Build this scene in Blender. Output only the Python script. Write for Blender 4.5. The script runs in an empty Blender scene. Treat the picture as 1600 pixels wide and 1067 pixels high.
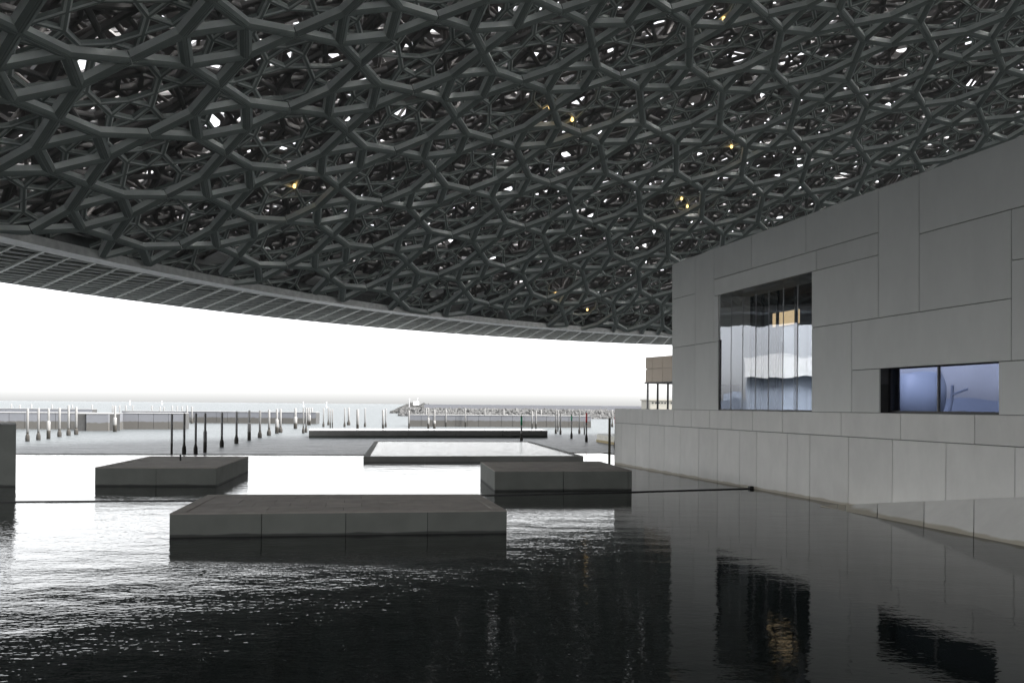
import bpy, bmesh, math, random
import numpy as np
from mathutils import Vector
random.seed(7); RNG = np.random.default_rng(7)
sc = bpy.context.scene
COL = sc.collection
R = math.radians

# ------------------------------------------------------------------ camera
F = 1250.0; RHO = 0.0085; EYE = 3.0; SEA = -1.0
cd = bpy.data.cameras.new('camera'); cam = bpy.data.objects.new('camera', cd); COL.objects.link(cam)
cam.location = (0, 0, EYE); cam.rotation_euler = (R(90), 0, 0)
cam.rotation_euler = (Vector((0, 0, 1)).rotation_difference(Vector((0, 0, 1)))).to_euler()
from mathutils import Matrix
cam.rotation_euler = (Matrix.Rotation(R(90), 3, 'X') @ Matrix.Rotation(RHO, 3, 'Z')).to_euler()
cd.sensor_width = 36; cd.lens = 36 * F / 1600; cd.shift_y = 98.8 / 1600
cd.clip_end = 30000; cd.clip_start = .1
sc.camera = cam

# ------------------------------------------------------------------ sky, sun, exposure
SUN_EL, SUN_AZ = R(50), R(105)
w = bpy.data.worlds.new('World'); sc.world = w; w.use_nodes = True
nt = w.node_tree; nt.nodes.clear()
sky = nt.nodes.new('ShaderNodeTexSky'); sky.sky_type = 'NISHITA'; sky.sun_disc = False
sky.sun_elevation = SUN_EL; sky.sun_rotation = SUN_AZ; sky.dust_density = 2.0; sky.air_density = 1.0; sky.ozone_density = 1
hs = nt.nodes.new('ShaderNodeHueSaturation'); hs.inputs['Saturation'].default_value = .08
bg = nt.nodes.new('ShaderNodeBackground'); bg.inputs[1].default_value = .08
wo = nt.nodes.new('ShaderNodeOutputWorld')
nt.links.new(sky.outputs[0], hs.inputs['Color']); nt.links.new(hs.outputs[0], bg.inputs[0]); nt.links.new(bg.outputs[0], wo.inputs[0])
sd = bpy.data.lights.new('sun', 'SUN'); sd.energy = 2.2; sd.angle = R(25); sd.color = (1, .97, .93)
sun = bpy.data.objects.new('sun', sd); COL.objects.link(sun)
sdir = Vector((math.sin(SUN_AZ) * math.cos(SUN_EL), math.cos(SUN_AZ) * math.cos(SUN_EL), math.sin(SUN_EL)))
sun.rotation_euler = sdir.to_track_quat('Z', 'Y').to_euler()
sc.view_settings.view_transform = 'Standard'; sc.view_settings.look = 'None'
sc.view_settings.gamma = 1; sc.view_settings.exposure = 2.8
try:
    sc.cycles.max_bounces = 8; sc.cycles.diffuse_bounces = 4; sc.cycles.glossy_bounces = 4
    sc.cycles.caustics_reflective = True; sc.cycles.caustics_refractive = False
except Exception: pass

# ------------------------------------------------------------------ helpers
def tag(o, label=None, cat=None, group=None, kind=None):
    if label: o['label'] = label
    if cat: o['category'] = cat
    if group: o['group'] = group
    if kind: o['kind'] = kind
    return o
def thing(name, label, cat, loc=(0, 0, 0), group=None):
    o = bpy.data.objects.new(name, None); COL.objects.link(o); o.location = loc
    o.empty_display_size = .3
    return tag(o, label, cat, group)
def mesh_obj(name, verts, faces, mat, parent=None, smooth=False):
    me = bpy.data.meshes.new(name); me.from_pydata([tuple(v) for v in verts], [], [tuple(f) for f in faces]); me.update()
    me.materials.append(mat)
    if smooth: me.polygons.foreach_set('use_smooth', [True] * len(me.polygons))
    o = bpy.data.objects.new(name, me); COL.objects.link(o)
    if parent:
        o.parent = parent; l = parent.matrix_basis.to_translation(); q = parent
        loc = Vector(parent.location)
        pp = parent.parent
        while pp: loc = loc + Vector(pp.location); pp = pp.parent
        me.transform(Matrix.Translation(-loc))
    return o
class MB:
    def __init__(s): s.v = []; s.f = []
    def add(s, vs, fs):
        n = len(s.v); s.v += [tuple(x) for x in vs]; s.f += [tuple(i + n for i in f) for f in fs]; return s
    def prism(s, quad, z0, z1):   # quad: ccw list of xy
        n = len(quad); vs = [(p[0], p[1], z0) for p in quad] + [(p[0], p[1], z1) for p in quad]
        fs = [tuple(range(n - 1, -1, -1)), tuple(range(n, 2 * n))] + [(i, (i + 1) % n, n + (i + 1) % n, n + i) for i in range(n)]
        return s.add(vs, fs)
    def hexa(s, a, b):            # two 4-rings
        return s.add(list(a) + list(b), [(3, 2, 1, 0), (4, 5, 6, 7), (0, 1, 5, 4), (1, 2, 6, 5), (2, 3, 7, 6), (3, 0, 4, 7)])
    def box(s, c, sz, rz=0):
        cx, cy, cz = c; x, y, z = [k / 2 for k in sz]; co, si = math.cos(rz), math.sin(rz)
        q = [(cx + a * co - b * si, cy + a * si + b * co) for a, b in ((-x, -y), (x, -y), (x, y), (-x, y))]
        return s.prism(q, cz - z, cz + z)
    def lathe(s, c, prof, n=10):
        cx, cy = c; vs = []; fs = []
        for r_, z in prof:
            for k in range(n):
                a = 2 * math.pi * k / n; vs.append((cx + r_ * math.cos(a), cy + r_ * math.sin(a), z))
        m = len(prof)
        for i in range(m - 1):
            for k in range(n):
                k2 = (k + 1) % n; fs.append((i * n + k, i * n + k2, (i + 1) * n + k2, (i + 1) * n + k))
        fs.append(tuple(range(n - 1, -1, -1))); fs.append(tuple((m - 1) * n + k for k in range(n)))
        return s.add(vs, fs)
    def build(s, name, mat, parent=None, smooth=False):
        o = mesh_obj(name, s.v, s.f, mat, parent, smooth); bm = bmesh.new(); bm.from_mesh(o.data); bmesh.ops.recalc_face_normals(bm, faces=bm.faces); bm.to_mesh(o.data); bm.free(); return o
def ray(u, v):
    du, dv = u - 800, v - 533.5 - 98.8
    return Vector(((du + RHO * dv) / F, 1.0, -(dv - RHO * du) / F))
def at(u, v, z):                  # point of the horizontal level z
    r = ray(u, v); return Vector((0, 0, EYE)) + r * ((z - EYE) / r.z)
def at_y(u, v, y): return Vector((0, 0, EYE)) + ray(u, v) * y

# ------------------------------------------------------------------ materials
def mat(name, col, rough=.7, metal=0, var=.12, scale=3., bump=0., bscale=20., spec=.5, col2=None, streak=0, rnd=.06):
    m = bpy.data.materials.new(name); m.use_nodes = True; n = m.node_tree; N = n.nodes; L = n.links
    b = N['Principled BSDF']; b.inputs['Roughness'].default_value = rough; b.inputs['Metallic'].default_value = metal
    b.inputs['Specular IOR Level'].default_value = spec
    g = N.new('ShaderNodeNewGeometry')
    no = N.new('ShaderNodeTexNoise'); no.inputs['Scale'].default_value = scale; no.inputs['Detail'].default_value = 6
    L.new(g.outputs['Position'], no.inputs['Vector'])
    if streak:
        mp = N.new('ShaderNodeMapping'); mp.inputs['Scale'].default_value = (1.1, 1.1, .5); L.new(g.outputs['Position'], mp.inputs['Vector']); L.new(mp.outputs[0], no.inputs['Vector']); no.inputs['Roughness'].default_value = .65
    cr = N.new('ShaderNodeValToRGB'); c2 = col2 or tuple(c * (1 - 2 * var) for c in col)
    cr.color_ramp.elements[0].position = .3; cr.color_ramp.elements[1].position = .7
    cr.color_ramp.elements[0].color = (*c2, 1); cr.color_ramp.elements[1].color = (*col, 1)
    L.new(no.outputs['Fac'], cr.inputs[0])
    oi = N.new('ShaderNodeObjectInfo'); mr = N.new('ShaderNodeMapRange'); mr.inputs[3].default_value = 1 - rnd; mr.inputs[4].default_value = 1 + rnd
    L.new(oi.outputs['Random'], mr.inputs[0])
    mx = N.new('ShaderNodeVectorMath'); mx.operation = 'SCALE'; L.new(cr.outputs[0], mx.inputs[0]); L.new(mr.outputs[0], mx.inputs['Scale'])
    L.new(mx.outputs[0], b.inputs['Base Color'])
    if bump:
        n2 = N.new('ShaderNodeTexNoise'); n2.inputs['Scale'].default_value = bscale; n2.inputs['Detail'].default_value = 4
        L.new(g.outputs['Position'], n2.inputs['Vector'])
        bp = N.new('ShaderNodeBump'); bp.inputs['Distance'].default_value = bump; bp.inputs['Strength'].default_value = 1
        L.new(n2.outputs['Fac'], bp.inputs['Height']); L.new(bp.outputs[0], b.inputs['Normal'])
    m['out'] = 1
    return m
def add_waterline(m, z, h, col, soft=.3):
    """stain growing from the waterline: a real band of dirt on the face up to height z+h"""
    n = m.node_tree; N = n.nodes; L = n.links; b = N['Principled BSDF']
    src = b.inputs['Base Color'].links[0].from_socket
    g = N.new('ShaderNodeNewGeometry'); sp = N.new('ShaderNodeSeparateXYZ'); L.new(g.outputs['Position'], sp.inputs[0])
    no = N.new('ShaderNodeTexNoise'); no.inputs['Scale'].default_value = 1.3; no.inputs['Detail'].default_value = 8; L.new(g.outputs['Position'], no.inputs['Vector'])
    ma = N.new('ShaderNodeMath'); ma.operation = 'MULTIPLY_ADD'; ma.inputs[1].default_value = -soft * 2; L.new(no.outputs['Fac'], ma.inputs[0]); L.new(sp.outputs['Z'], ma.inputs[2])
    mr = N.new('ShaderNodeMapRange'); mr.inputs[1].default_value = z + h + soft * .0 - soft; mr.inputs[2].default_value = z + h - soft + soft * .6
    mr.inputs[3].default_value = 1; mr.inputs[4].default_value = 0; L.new(ma.outputs[0], mr.inputs[0])
    mx = N.new('ShaderNodeMix'); mx.data_type = 'RGBA'; L.new(mr.outputs[0], mx.inputs[0]); L.new(src, mx.inputs[6]); mx.inputs[7].default_value = (*col, 1)
    L.new(mx.outputs[2], b.inputs['Base Color'])
    return m
def water_mat(name, scales, rough, col=(.012, .016, .016), calm=None):
    m = bpy.data.materials.new(name); m.use_nodes = True; n = m.node_tree; N = n.nodes; L = n.links
    b = N['Principled BSDF']; b.inputs['Base Color'].default_value = (*col, 1); b.inputs['Roughness'].default_value = rough; b.inputs['IOR'].default_value = 1.33; b.inputs['Specular IOR Level'].default_value = .42
    g = N.new('ShaderNodeNewGeometry'); prev = None
    for sx, sy, dist, det in scales:
        mp = N.new('ShaderNodeMapping'); mp.inputs['Scale'].default_value = (sx, sy, 1); L.new(g.outputs['Position'], mp.inputs['Vector'])
        no = N.new('ShaderNodeTexNoise'); no.inputs['Scale'].default_value = 1; no.inputs['Detail'].default_value = det; no.inputs['Roughness'].default_value = .5
        L.new(mp.outputs[0], no.inputs['Vector'])
        bp = N.new('ShaderNodeBump'); bp.inputs['Distance'].default_value = dist; bp.inputs['Strength'].default_value = 1
        L.new(no.outputs['Fac'], bp.inputs['Height'])
        if calm:
            sp = N.new('ShaderNodeSeparateXYZ'); L.new(g.outputs['Position'], sp.inputs[0])
            mr = N.new('ShaderNodeMapRange'); mr.inputs[1].default_value = calm[0]; mr.inputs[2].default_value = calm[1]; mr.inputs[3].default_value = .25; mr.inputs[4].default_value = 1
            L.new(sp.outputs['X'], mr.inputs[0]); L.new(mr.outputs[0], bp.inputs['Strength'])
        if prev: L.new(prev.outputs[0], bp.inputs['Normal'])
        prev = bp
    L.new(prev.outputs[0], b.inputs['Normal'])
    return m
M = {}
M['pond'] = water_mat('pond_water', [(4.5, 8, .0065, 2), (.7, 1.2, .020, 1), (12, 22, .0018, 1)], .025, calm=(5, -7))
M['sea'] = water_mat('sea_water', [(.9, 1.8, .34, 3), (.25, .5, .4, 2)], .42, (.07, .078, .082))
M['basin'] = water_mat('basin_water', [(1.5, 2.8, .09, 3)], .12, (.05, .06, .06))
M['wall'] = mat('pale_grc_panel', (.74, .745, .73), .65, var=.04, scale=1.2, streak=1, rnd=.05, bump=.001, bscale=30)
M['base_wall'] = add_waterline(mat('pale_grc_base_panel', (.8, .79, .765), .6, var=.05, scale=1.6, streak=1, rnd=.05, bump=.001, bscale=30), 0, .06, (.52, .48, .40), .07)
M['joint'] = mat('dark_joint', (.05, .05, .05), .9)
M['ledge'] = mat('terrace_paving', (.55, .54, .52), .6)
M['block'] = add_waterline(mat('dark_grey_concrete', (.19, .2, .185), .7, var=.1, scale=1.5, bump=.002, bscale=14), 0, .04, (.05, .052, .05), .05)
M['basin_stone'] = mat('basin_stone', (.3, .3, .29), .7, var=.08, scale=1)
M['block_top'] = mat('paver_stone', (.42, .385, .355), .8, var=.12, scale=2.2, bump=.003, bscale=18)
M['quay'] = add_waterline(mat('quay_concrete', (.13, .135, .15), .8, var=.06, scale=.4), SEA, 1.05, (.068, .065, .06), .22)
M['quay_top'] = mat('quay_coping', (.28, .28, .28), .6)
M['dock'] = add_waterline(mat('dock_concrete', (.13, .13, .125), .8, var=.1, scale=.6), SEA, .25, (.04, .045, .04), .1)
M['dock_top'] = mat('wet_dock_sheen', (.75, .75, .75), .12)  # bright reflection on the wet deck partly put into a pale base colour
M['pole'] = add_waterline(mat('pole_steel', (.2, .197, .194), .6, var=.08, scale=2), SEA, .8, (.05, .045, .038), .25)
M['fouling'] = mat('marine_growth', (.035, .032, .028), .9, bump=.02, bscale=12)
M['pole_dark'] = mat('weathered_pole', (.09, .085, .06), .8, var=.15)
M['green'] = mat('green_paint', (.0, .3, .14), .5)
M['red'] = mat('red_paint', (.7, .03, .03), .5)
M['rim'] = mat('aluminium_lip', (.8, .8, .79), .35, metal=.5)
M['fascia'] = mat('fascia_grey', (.5, .5, .52), .5)
M['soffit'] = mat('soffit_mesh', (.82, .82, .76), .6, var=.2, scale=2.4, bump=.05, bscale=3.2)
M['soffit_rib'] = mat('soffit_rib', (.8, .8, .76), .4, metal=.4)
M['dark'] = mat('dark_void', (.02, .02, .022), .9)
M['beam'] = mat('lattice_aluminium_lit', (.92, .96, .945), .4, metal=.0, var=.06, scale=1.5)  # lit copy of the beam aluminium, light from the sea put into its colour
M['beam_occluded'] = mat('upper_aluminium_shaded', (.27, .265, .265), .5, var=.06, scale=1.5)  # same aluminium, shade between the layers painted as a darker grey
M['beam_shaded'] = mat('lattice_aluminium_shaded', (.37, .415, .40), .5, var=.06, scale=1.5)  # darker copy for the unlit beam faces, their shade put into the colour
M['steel'] = mat('truss_steel', (.3, .285, .28), .5)
M['rock'] = mat('armour_rock', (.09, .09, .09), .9, var=.3, scale=.5)
M['crest'] = mat('crest_concrete', (.25, .25, .27), .8, var=.03)
M['upstand'] = mat('rim_upstand_grey', (.16, .17, .17), .7)
M['rock2'] = mat('wet_rock', (.05, .05, .049), .9, var=.3, scale=.5)
M['white'] = mat('white_render', (.7, .7, .68), .6, var=.02)
M['bronze'] = mat('bronze_sheet', (.34, .28, .22), .35, metal=.3, var=.05, scale=.5)
M['cream'] = mat('cream_wall', (.4, .38, .33), .8)
M['window_dark'] = mat('dark_glass', (.03, .035, .04), .1)
M['frame'] = mat('black_frame', (.015, .015, .017), .4)
M['room'] = mat('dark_room_wall', (.10, .10, .105), .8)
M['land'] = mat('far_land', (.2, .23, .28), .9, var=.2, scale=.02)
M['city'] = mat('far_blue_building', (.3, .34, .4), .5, var=.1, scale=.05)
M['pontoon'] = mat('pontoon_cream', (.82, .79, .7), .6)
M['ochre'] = mat('pontoon_fender', (.5, .4, .22), .8)
def glass_mat(name, tint, refl):
    m = bpy.data.materials.new(name); m.use_nodes = True; n = m.node_tree; N = n.nodes; L = n.links; N.clear()
    gl = N.new('ShaderNodeBsdfGlossy'); gl.inputs['Color'].default_value = (*tint, 1); gl.inputs['Roughness'].default_value = .0
    tr = N.new('ShaderNodeBsdfTransparent'); tr.inputs['Color'].default_value = (.95, .96, .965, 1)
    fr = N.new('ShaderNodeFresnel'); fr.inputs['IOR'].default_value = 1.5
    gb = N.new('ShaderNodeNewGeometry'); ib = N.new('ShaderNodeMath'); ib.operation = 'MULTIPLY_ADD'; ib.inputs[1].default_value = 1 / 1.5 - 1.5; ib.inputs[2].default_value = 1.5
    L.new(gb.outputs['Backfacing'], ib.inputs[0]); L.new(ib.outputs[0], fr.inputs['IOR'])
    ma = N.new('ShaderNodeMath'); ma.operation = 'MULTIPLY_ADD'; ma.inputs[1].default_value = 1 - refl; ma.inputs[2].default_value = refl; ma.use_clamp = True
    L.new(fr.outputs[0], ma.inputs[0])
    g = N.new('ShaderNodeNewGeometry'); no = N.new('ShaderNodeTexNoise'); no.inputs['Scale'].default_value = .9; no.inputs['Detail'].default_value = 0; L.new(g.outputs['Position'], no.inputs['Vector'])
    bp = N.new('ShaderNodeBump'); bp.inputs['Distance'].default_value = .004; L.new(no.outputs['Fac'], bp.inputs['Height']); L.new(bp.outputs[0], gl.inputs['Normal'])
    mx = N.new('ShaderNodeMixShader'); L.new(ma.outputs[0], mx.inputs[0]); L.new(tr.outputs[0], mx.inputs[1]); L.new(gl.outputs[0], mx.inputs[2])
    o = N.new('ShaderNodeOutputMaterial'); L.new(mx.outputs[0], o.inputs[0]); return m
M['glass1'] = glass_mat('coated_glass', (.86, .89, .97), .03)
M['glass2'] = glass_mat('blue_coated_glass', (.5, .57, .85), .10)
ml = bpy.data.materials.new('lit_panel'); ml.use_nodes = True
_b = ml.node_tree.nodes['Principled BSDF']; _b.inputs['Base Color'].default_value = (.8, .65, .4, 1)
_b.inputs['Emission Color'].default_value = (1, .72, .4, 1); _b.inputs['Emission Strength'].default_value = .13; M['lit'] = ml

# ------------------------------------------------------------------ the setting: sea and pond
def sheet(name, pts, z, m):
    o = mesh_obj(name, [(p[0], p[1], z) for p in pts], [tuple(range(len(pts)))], m); o['kind'] = 'structure'; return o
WEIR = [at(u, v, 0) for u, v in ((0, 709.4), (300, 710.3), (568, 711), (895, 707.5), (938.5, 707.2), (975, 711.5))]
# sea is lower than the pond; the two never overlap in view because the pond body is solid
sea = sheet('sea', [(-9000, -3000), (9000, -3000), (9000, 12000), (-9000, 12000)], SEA, M['sea'])
sb = sheet('sea_bed', [(-9000, -3000), (9000, -3000), (9000, 12000), (-9000, 12000)], SEA - 4, M['dark'])
wl = [(WEIR[0].x - 90, WEIR[0].y - 6)] + [(p.x, p.y) for p in WEIR]
pond_pts = [(-130, -60), (60, -60), (60, 20), (22, 50)] + [(wl[-1][0] + .8, wl[-1][1])] + wl[::-1]
mb = MB(); n = len(pond_pts)
mb.add([(p[0], p[1], 0) for p in pond_pts], [tuple(range(n))])
pond = mesh_obj('pond_water', mb.v, mb.f, M['pond']); pond['kind'] = 'structure'
bv = MB(); bv.prism(pond_pts[:], SEA - 3, -.05); o = bv.build('pond_bed', M['dark']); o['kind'] = 'structure'
# thin weir coping between pond and sea
we = thing('weir', 'long thin stone weir edge between the still pond and the rippled sea', 'weir', (wl[3][0], wl[3][1], 0))
for k in range(len(wl) - 1):
    a, b = Vector(wl[k]), Vector(wl[k + 1]); d = (b - a).normalized(); nn = Vector((-d.y, d.x)) * .11
    MB().prism([a, b, b + nn, a + nn], -.6, .028).build('coping_stone', M['quay'], we)
# dark pond divider running from the left to the museum wall
DIV = [at(u, v, .04) for u, v in ((-30, 782.8), (20, 782.2), (304, 780.2), (640, 774.8), (858, 770), (985, 767.2), (1174, 761.7))]
dv = thing('pond_divider', 'thin dark metal edge crossing the pond behind the front block to the museum wall', 'pond edge', DIV[3])
pts = [Vector((DIV[0].x - 30, DIV[0].y + .3, .04))] + DIV
for k in range(len(pts) - 1):
    a, b = pts[k], pts[k + 1]; d = (b - a).normalized(); nn = Vector((-d.y, d.x, 0)) * .05
    MB().prism([(a.x, a.y), (b.x, b.y), (b.x + nn.x, b.y + nn.y), (a.x + nn.x, a.y + nn.y)], -.3, .032).build('edge_strip', M['frame'], dv)
MB().box((DIV[-1].x - .02, DIV[-1].y, .045), (.16, .13, .10), .3).build('end_bracket', M['frame'], dv)

# ------------------------------------------------------------------ blocks in the pond
def quad_inset(q, k):
    c = sum(q, Vector((0, 0, 0))) / len(q); out = []
    for i in range(len(q)):
        p, a, b = q[i], q[i - 1], q[(i + 1) % len(q)]
        out.append(p + (a - p).normalized() * k + (b - p).normalized() * k)
    return out
def lerp(a, b, t): return a + (b - a) * t
def slab_block(name, label, cat, top_px, h, z_water, nf, nside, fm, tm, splits=None, tile=(6, 4), group=None, tiles=True):
    q = [at(u, v, z_water + h) for u, v in top_px]      # FL, FR, BR, BL
    base = sum(q, Vector((0, 0, 0))) / 4
    t = thing(name, label, cat, (base.x, base.y, z_water), group)
    core = quad_inset(q, .06)
    MB().prism([(p.x, p.y) for p in core], z_water - 1.2, z_water + h - .04).build('core', M['joint'], t)
    def face(a, b, n, sp=None):
        ts = sp or [i / n for i in range(n + 1)]
        d = (b - a).normalized(); nin = Vector((-d.y, d.x, 0)) * .055; g = .008
        for i in range(len(ts) - 1):
            p, r = lerp(a, b, ts[i]) + d * g, lerp(a, b, ts[i + 1]) - d * g
            MB().prism([(p.x, p.y), (r.x, r.y), ((r + nin).x, (r + nin).y), ((p + nin).x, (p + nin).y)], z_water - 1.0, z_water + h - .03).build('side_panel', fm, t)
    face(q[0], q[1], nf, splits); face(q[1], q[2], nside); face(q[2], q[3], nf); face(q[3], q[0], nside)
    if tiles:
        rim = quad_inset(q, .28); 
        # coping round the top, then pavers inside it
        for i in range(4):
            j = (i + 1) % 4
            MB().prism([(p.x, p.y) for p in (q[i], q[j], rim[j], rim[i])], z_water + h - .028, z_water + h).build('coping_stone', tm, t)
        nx, ny = tile
        for i in range(nx):
            for j in range(ny):
                off = .5 / nx if j % 2 else 0
                u0, u1 = max(0, i / nx - off), (i + 1) / nx - off
                if i == nx - 1: u1 = 1
                c = [lerp(lerp(rim[0], rim[1], a), lerp(rim[3], rim[2], a), b) for a, b in ((u0, j / ny), (u1, j / ny), (u1, (j + 1) / ny), (u0, (j + 1) / ny))]
                c = quad_inset(c, .006); dz = random.uniform(-.004, .003)
                MB().prism([(p.x, p.y) for p in c], z_water + h - .04, z_water + h - .008 + dz).build('paver', tm, t)
    return t, q
fx = lambda u: (u - 265) / (792 - 265)
slab_block('stone_block', 'large low dark stone platform nearest the camera with four front panels', 'stone platform',
           ((265, 802), (792, 797), (748, 771.8), (325, 772.5)), .53, 0, 4, 3, M['block'], M['block_top'], [0, fx(403), fx(533), fx(663), 1], (8, 4), 'low stone platforms in the pond')
slab_block('stone_block', 'low stone platform with a small peg on top, left of the front platform', 'stone platform',
           ((148.5, 730), (338.5, 730.6), (388, 713), (235, 712.4)), .66, 0, 2, 2, M['block'], M['block_top'], [0, .5, 1], (6, 5), 'low stone platforms in the pond')
slab_block('stone_block', 'low dark stone platform beside the museum wall on the right', 'stone platform',
           ((773.2, 735.6), (987.5, 734.8), (937, 720.5), (750.7, 721.3)), .70, 0, 3, 2, M['block'], M['block_top'], [0, .495, .972, 1], (6, 4), 'low stone platforms in the pond')
p = at(282, 719.5, .66)
tag(MB().lathe((p.x, p.y), [(.035, .66), (.035, .9), (.02, .91)], 8).build('peg', M['frame']), 'short black peg standing on the left stone platform', 'peg')
# tall block cut by the left edge of the picture
A = at(24.5, 760, 0); 
q = [(A.x - 7, A.y + .15), (A.x, A.y), (A.x - 1.6, A.y + 2.4), (A.x - 7, A.y + 2.5)]
t = thing('tall_block', 'tall grey-green stone block at the left edge of the picture', 'stone block', (A.x - 3, A.y + 3, 0))
MB().prism(q, -1.2, 2.14).build('block_body', M['block'], t)
MB().prism([(q[0][0] - .03, q[0][1] - .03), (q[1][0] + .03, q[1][1] - .03), (q[2][0] + .03, q[2][1] + .03), (q[3][0] - .03, q[3][1] + .03)], 2.142, 2.18).build('coping_stone', M['quay_top'], t)
# raised basin brim full of water
H = .27
qq = [at(u, v, H) for u, v in ((567.9, 713.1), (911.5, 712.4), (827.4, 689.5), (585.3, 688.7))]
c = sum(qq, Vector((0, 0, 0))) / 4
t = thing('raised_basin', 'wide shallow raised basin filled with bright water beyond the stone platforms', 'basin', (c.x, c.y, 0))
inn = quad_inset(qq, .3)
for i in range(4):
    j = (i + 1) % 4; a, b, cc, dd = qq[i], qq[j], inn[j], inn[i]
    ts = [0, .271, .47, .713, 1] if i == 0 else [0, .25, .5, .75, 1]
    for k in range(len(ts) - 1):
        d = (b - a).normalized() * .01
        pr = [lerp(a, b, ts[k]) + d, lerp(a, b, ts[k + 1]) - d, lerp(dd, cc, ts[k + 1]), lerp(dd, cc, ts[k])]
        MB().prism([(p.x, p.y) for p in pr], -3.4, H).build('basin_wall', M['basin_stone'], t)
mw = mesh_obj('water_surface', [(p.x, p.y, H - .02) for p in inn], [(0, 1, 2, 3)], M['basin'], t)
MB().prism([(p.x, p.y) for p in inn], -3.4, H - .5).build('basin_floor', M['dark'], t)

# ------------------------------------------------------------------ museum building
VPX = 430.0
dW = Vector(((VPX - 800) / F, 1, 0)).normalized(); nW = Vector((dW.y, -dW.x, 0))     # nW points into the building
PL = at(1175, 763, 0)
def wall(u, v, off=0):            # pixel -> (s, z) on the wall plane set back by off
    r = ray(u, v); o = Vector((0, 0, EYE)); t = ((PL + nW * off) - o).dot(nW) / r.dot(nW); p = o + r * t
    return ((p - PL).dot(dW), p.z)
def wp(s, z, off=0): q = PL + dW * s + nW * off; return Vector((q.x, q.y, z))
UP = .25
mus = thing('museum_building', 'pale grey panelled museum gallery with recessed windows rising from the pond', 'building', (PL.x + 3, PL.y, 0))
def line(u, p, q): return p[1] + (q[1] - p[1]) * (u - p[0]) / (q[0] - p[0])
T = lambda u: line(u, (1050, 414), (1600, 212.6))
L1 = lambda u: line(u, (1115.5, 437), (1372, 363.5))
L2 = lambda u: line(u, (1115.5, 463), (1372, 398.5))
L3 = lambda u: line(u, (1268, 512.2), (1580, 466.3))
L4 = lambda u: line(u, (1436, 366), (1600, 322))
L5 = lambda u: line(u, (1580, 407.5), (1600, 404))
L6 = lambda u: line(u, (1330.5, 578.5), (1560, 565))
LA = lambda u: line(u, (1050, 468), (1086, 459))
LD = lambda u: line(u, (1050, 543.8), (1120.5, 533.3))
B = lambda u: 640.8 + .0167 * (u - 1121)
LW = lambda u: line(u, (1115.5, 463), (1130, 459.3))
XR = 1720
upper = [(1050, 1086, T, LA), (1050, 1086, LA, LD), (1050, 1086, LD, B), (1086, 1115.5, T, LD), (1086, 1122, LD, B), (1115.5, 1122, LW, LD),
         (1115.5, 1174.5, T, L1), (1174.5, 1259, T, L1), (1115.5, 1275, L1, L2), (1275, 1372, L1, L2), (1259, 1372, T, L1), (1268, 1372, L2, L3),
         (1372, 1436, T, L3), (1436, XR, T, L4), (1436, 1580, L4, L3), (1580, XR, L4, L5), (1580, XR, L5, L6), (1268, 1330.5, L3, B),
         (1330.5, 1580, L3, L6), (1330.5, 1374, L6, B), (1560, XR, L6, B)]
def panel(corners, off, m, name='wall_panel', g=.009, th=.05):
    """corners: (s,z) ccw list seen from the pond; bevelled proud slab"""
    cs = [Vector((a, b, 0)) for a, b in corners]; q = quad_inset(cs, g); q2 = quad_inset(cs, g + .008)
    ring0 = [wp(p.x, p.y, off) for p in q2]; ring1 = [wp(p.x, p.y, off + .008) for p in q]; ring2 = [wp(p.x, p.y, off + th) for p in q]
    b = MB(); n = len(q); b.add(ring0 + ring1 + ring2, [tuple(range(n))] + [(i, n + i, n + (i + 1) % n, (i + 1) % n) for i in range(n)]
                                + [(n + i, 2 * n + i, 2 * n + (i + 1) % n, n + (i + 1) % n) for i in range(n)])
    o = b.build(name, m, mus)
    bm = bmesh.new(); bm.from_mesh(o.data); bmesh.ops.recalc_face_normals(bm, faces=bm.faces)
    bm.to_mesh(o.data); bm.free(); return o
for u0, u1, ft, fb in upper:
    panel([wall(u0, fb(u0), UP), wall(u1, fb(u1), UP), wall(u1, ft(u1), UP), wall(u0, ft(u0), UP)], UP, M['wall'])
# solid body behind the upper panels, with the two openings left free
b = MB()
def backing(u0, u1, ft, fb, d0, d1):
    c = [wall(u0, fb(u0), UP), wall(u1, fb(u1), UP), wall(u1, ft(u1), UP), wall(u0, ft(u0), UP)]
    b.hexa([wp(s, z, d1) for s, z in c], [wp(s, z, d0) for s, z in c])
b0 = UP + .052; D1 = UP + 1.0
WT = lambda u: L2(u)
T2 = lambda u: T(u) + 1.5
backing(1050.5, 1122, T2, B, b0, D1); backing(1122, 1268, T2, L2, b0, D1); backing(1268, 1374, T2, B, b0, D1)
backing(1374, 1560, T2, L6, b0, D1); backing(1560, XR, T2, B, b0, D1)
b.build('inner_wall', M['joint'], mus)
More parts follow.
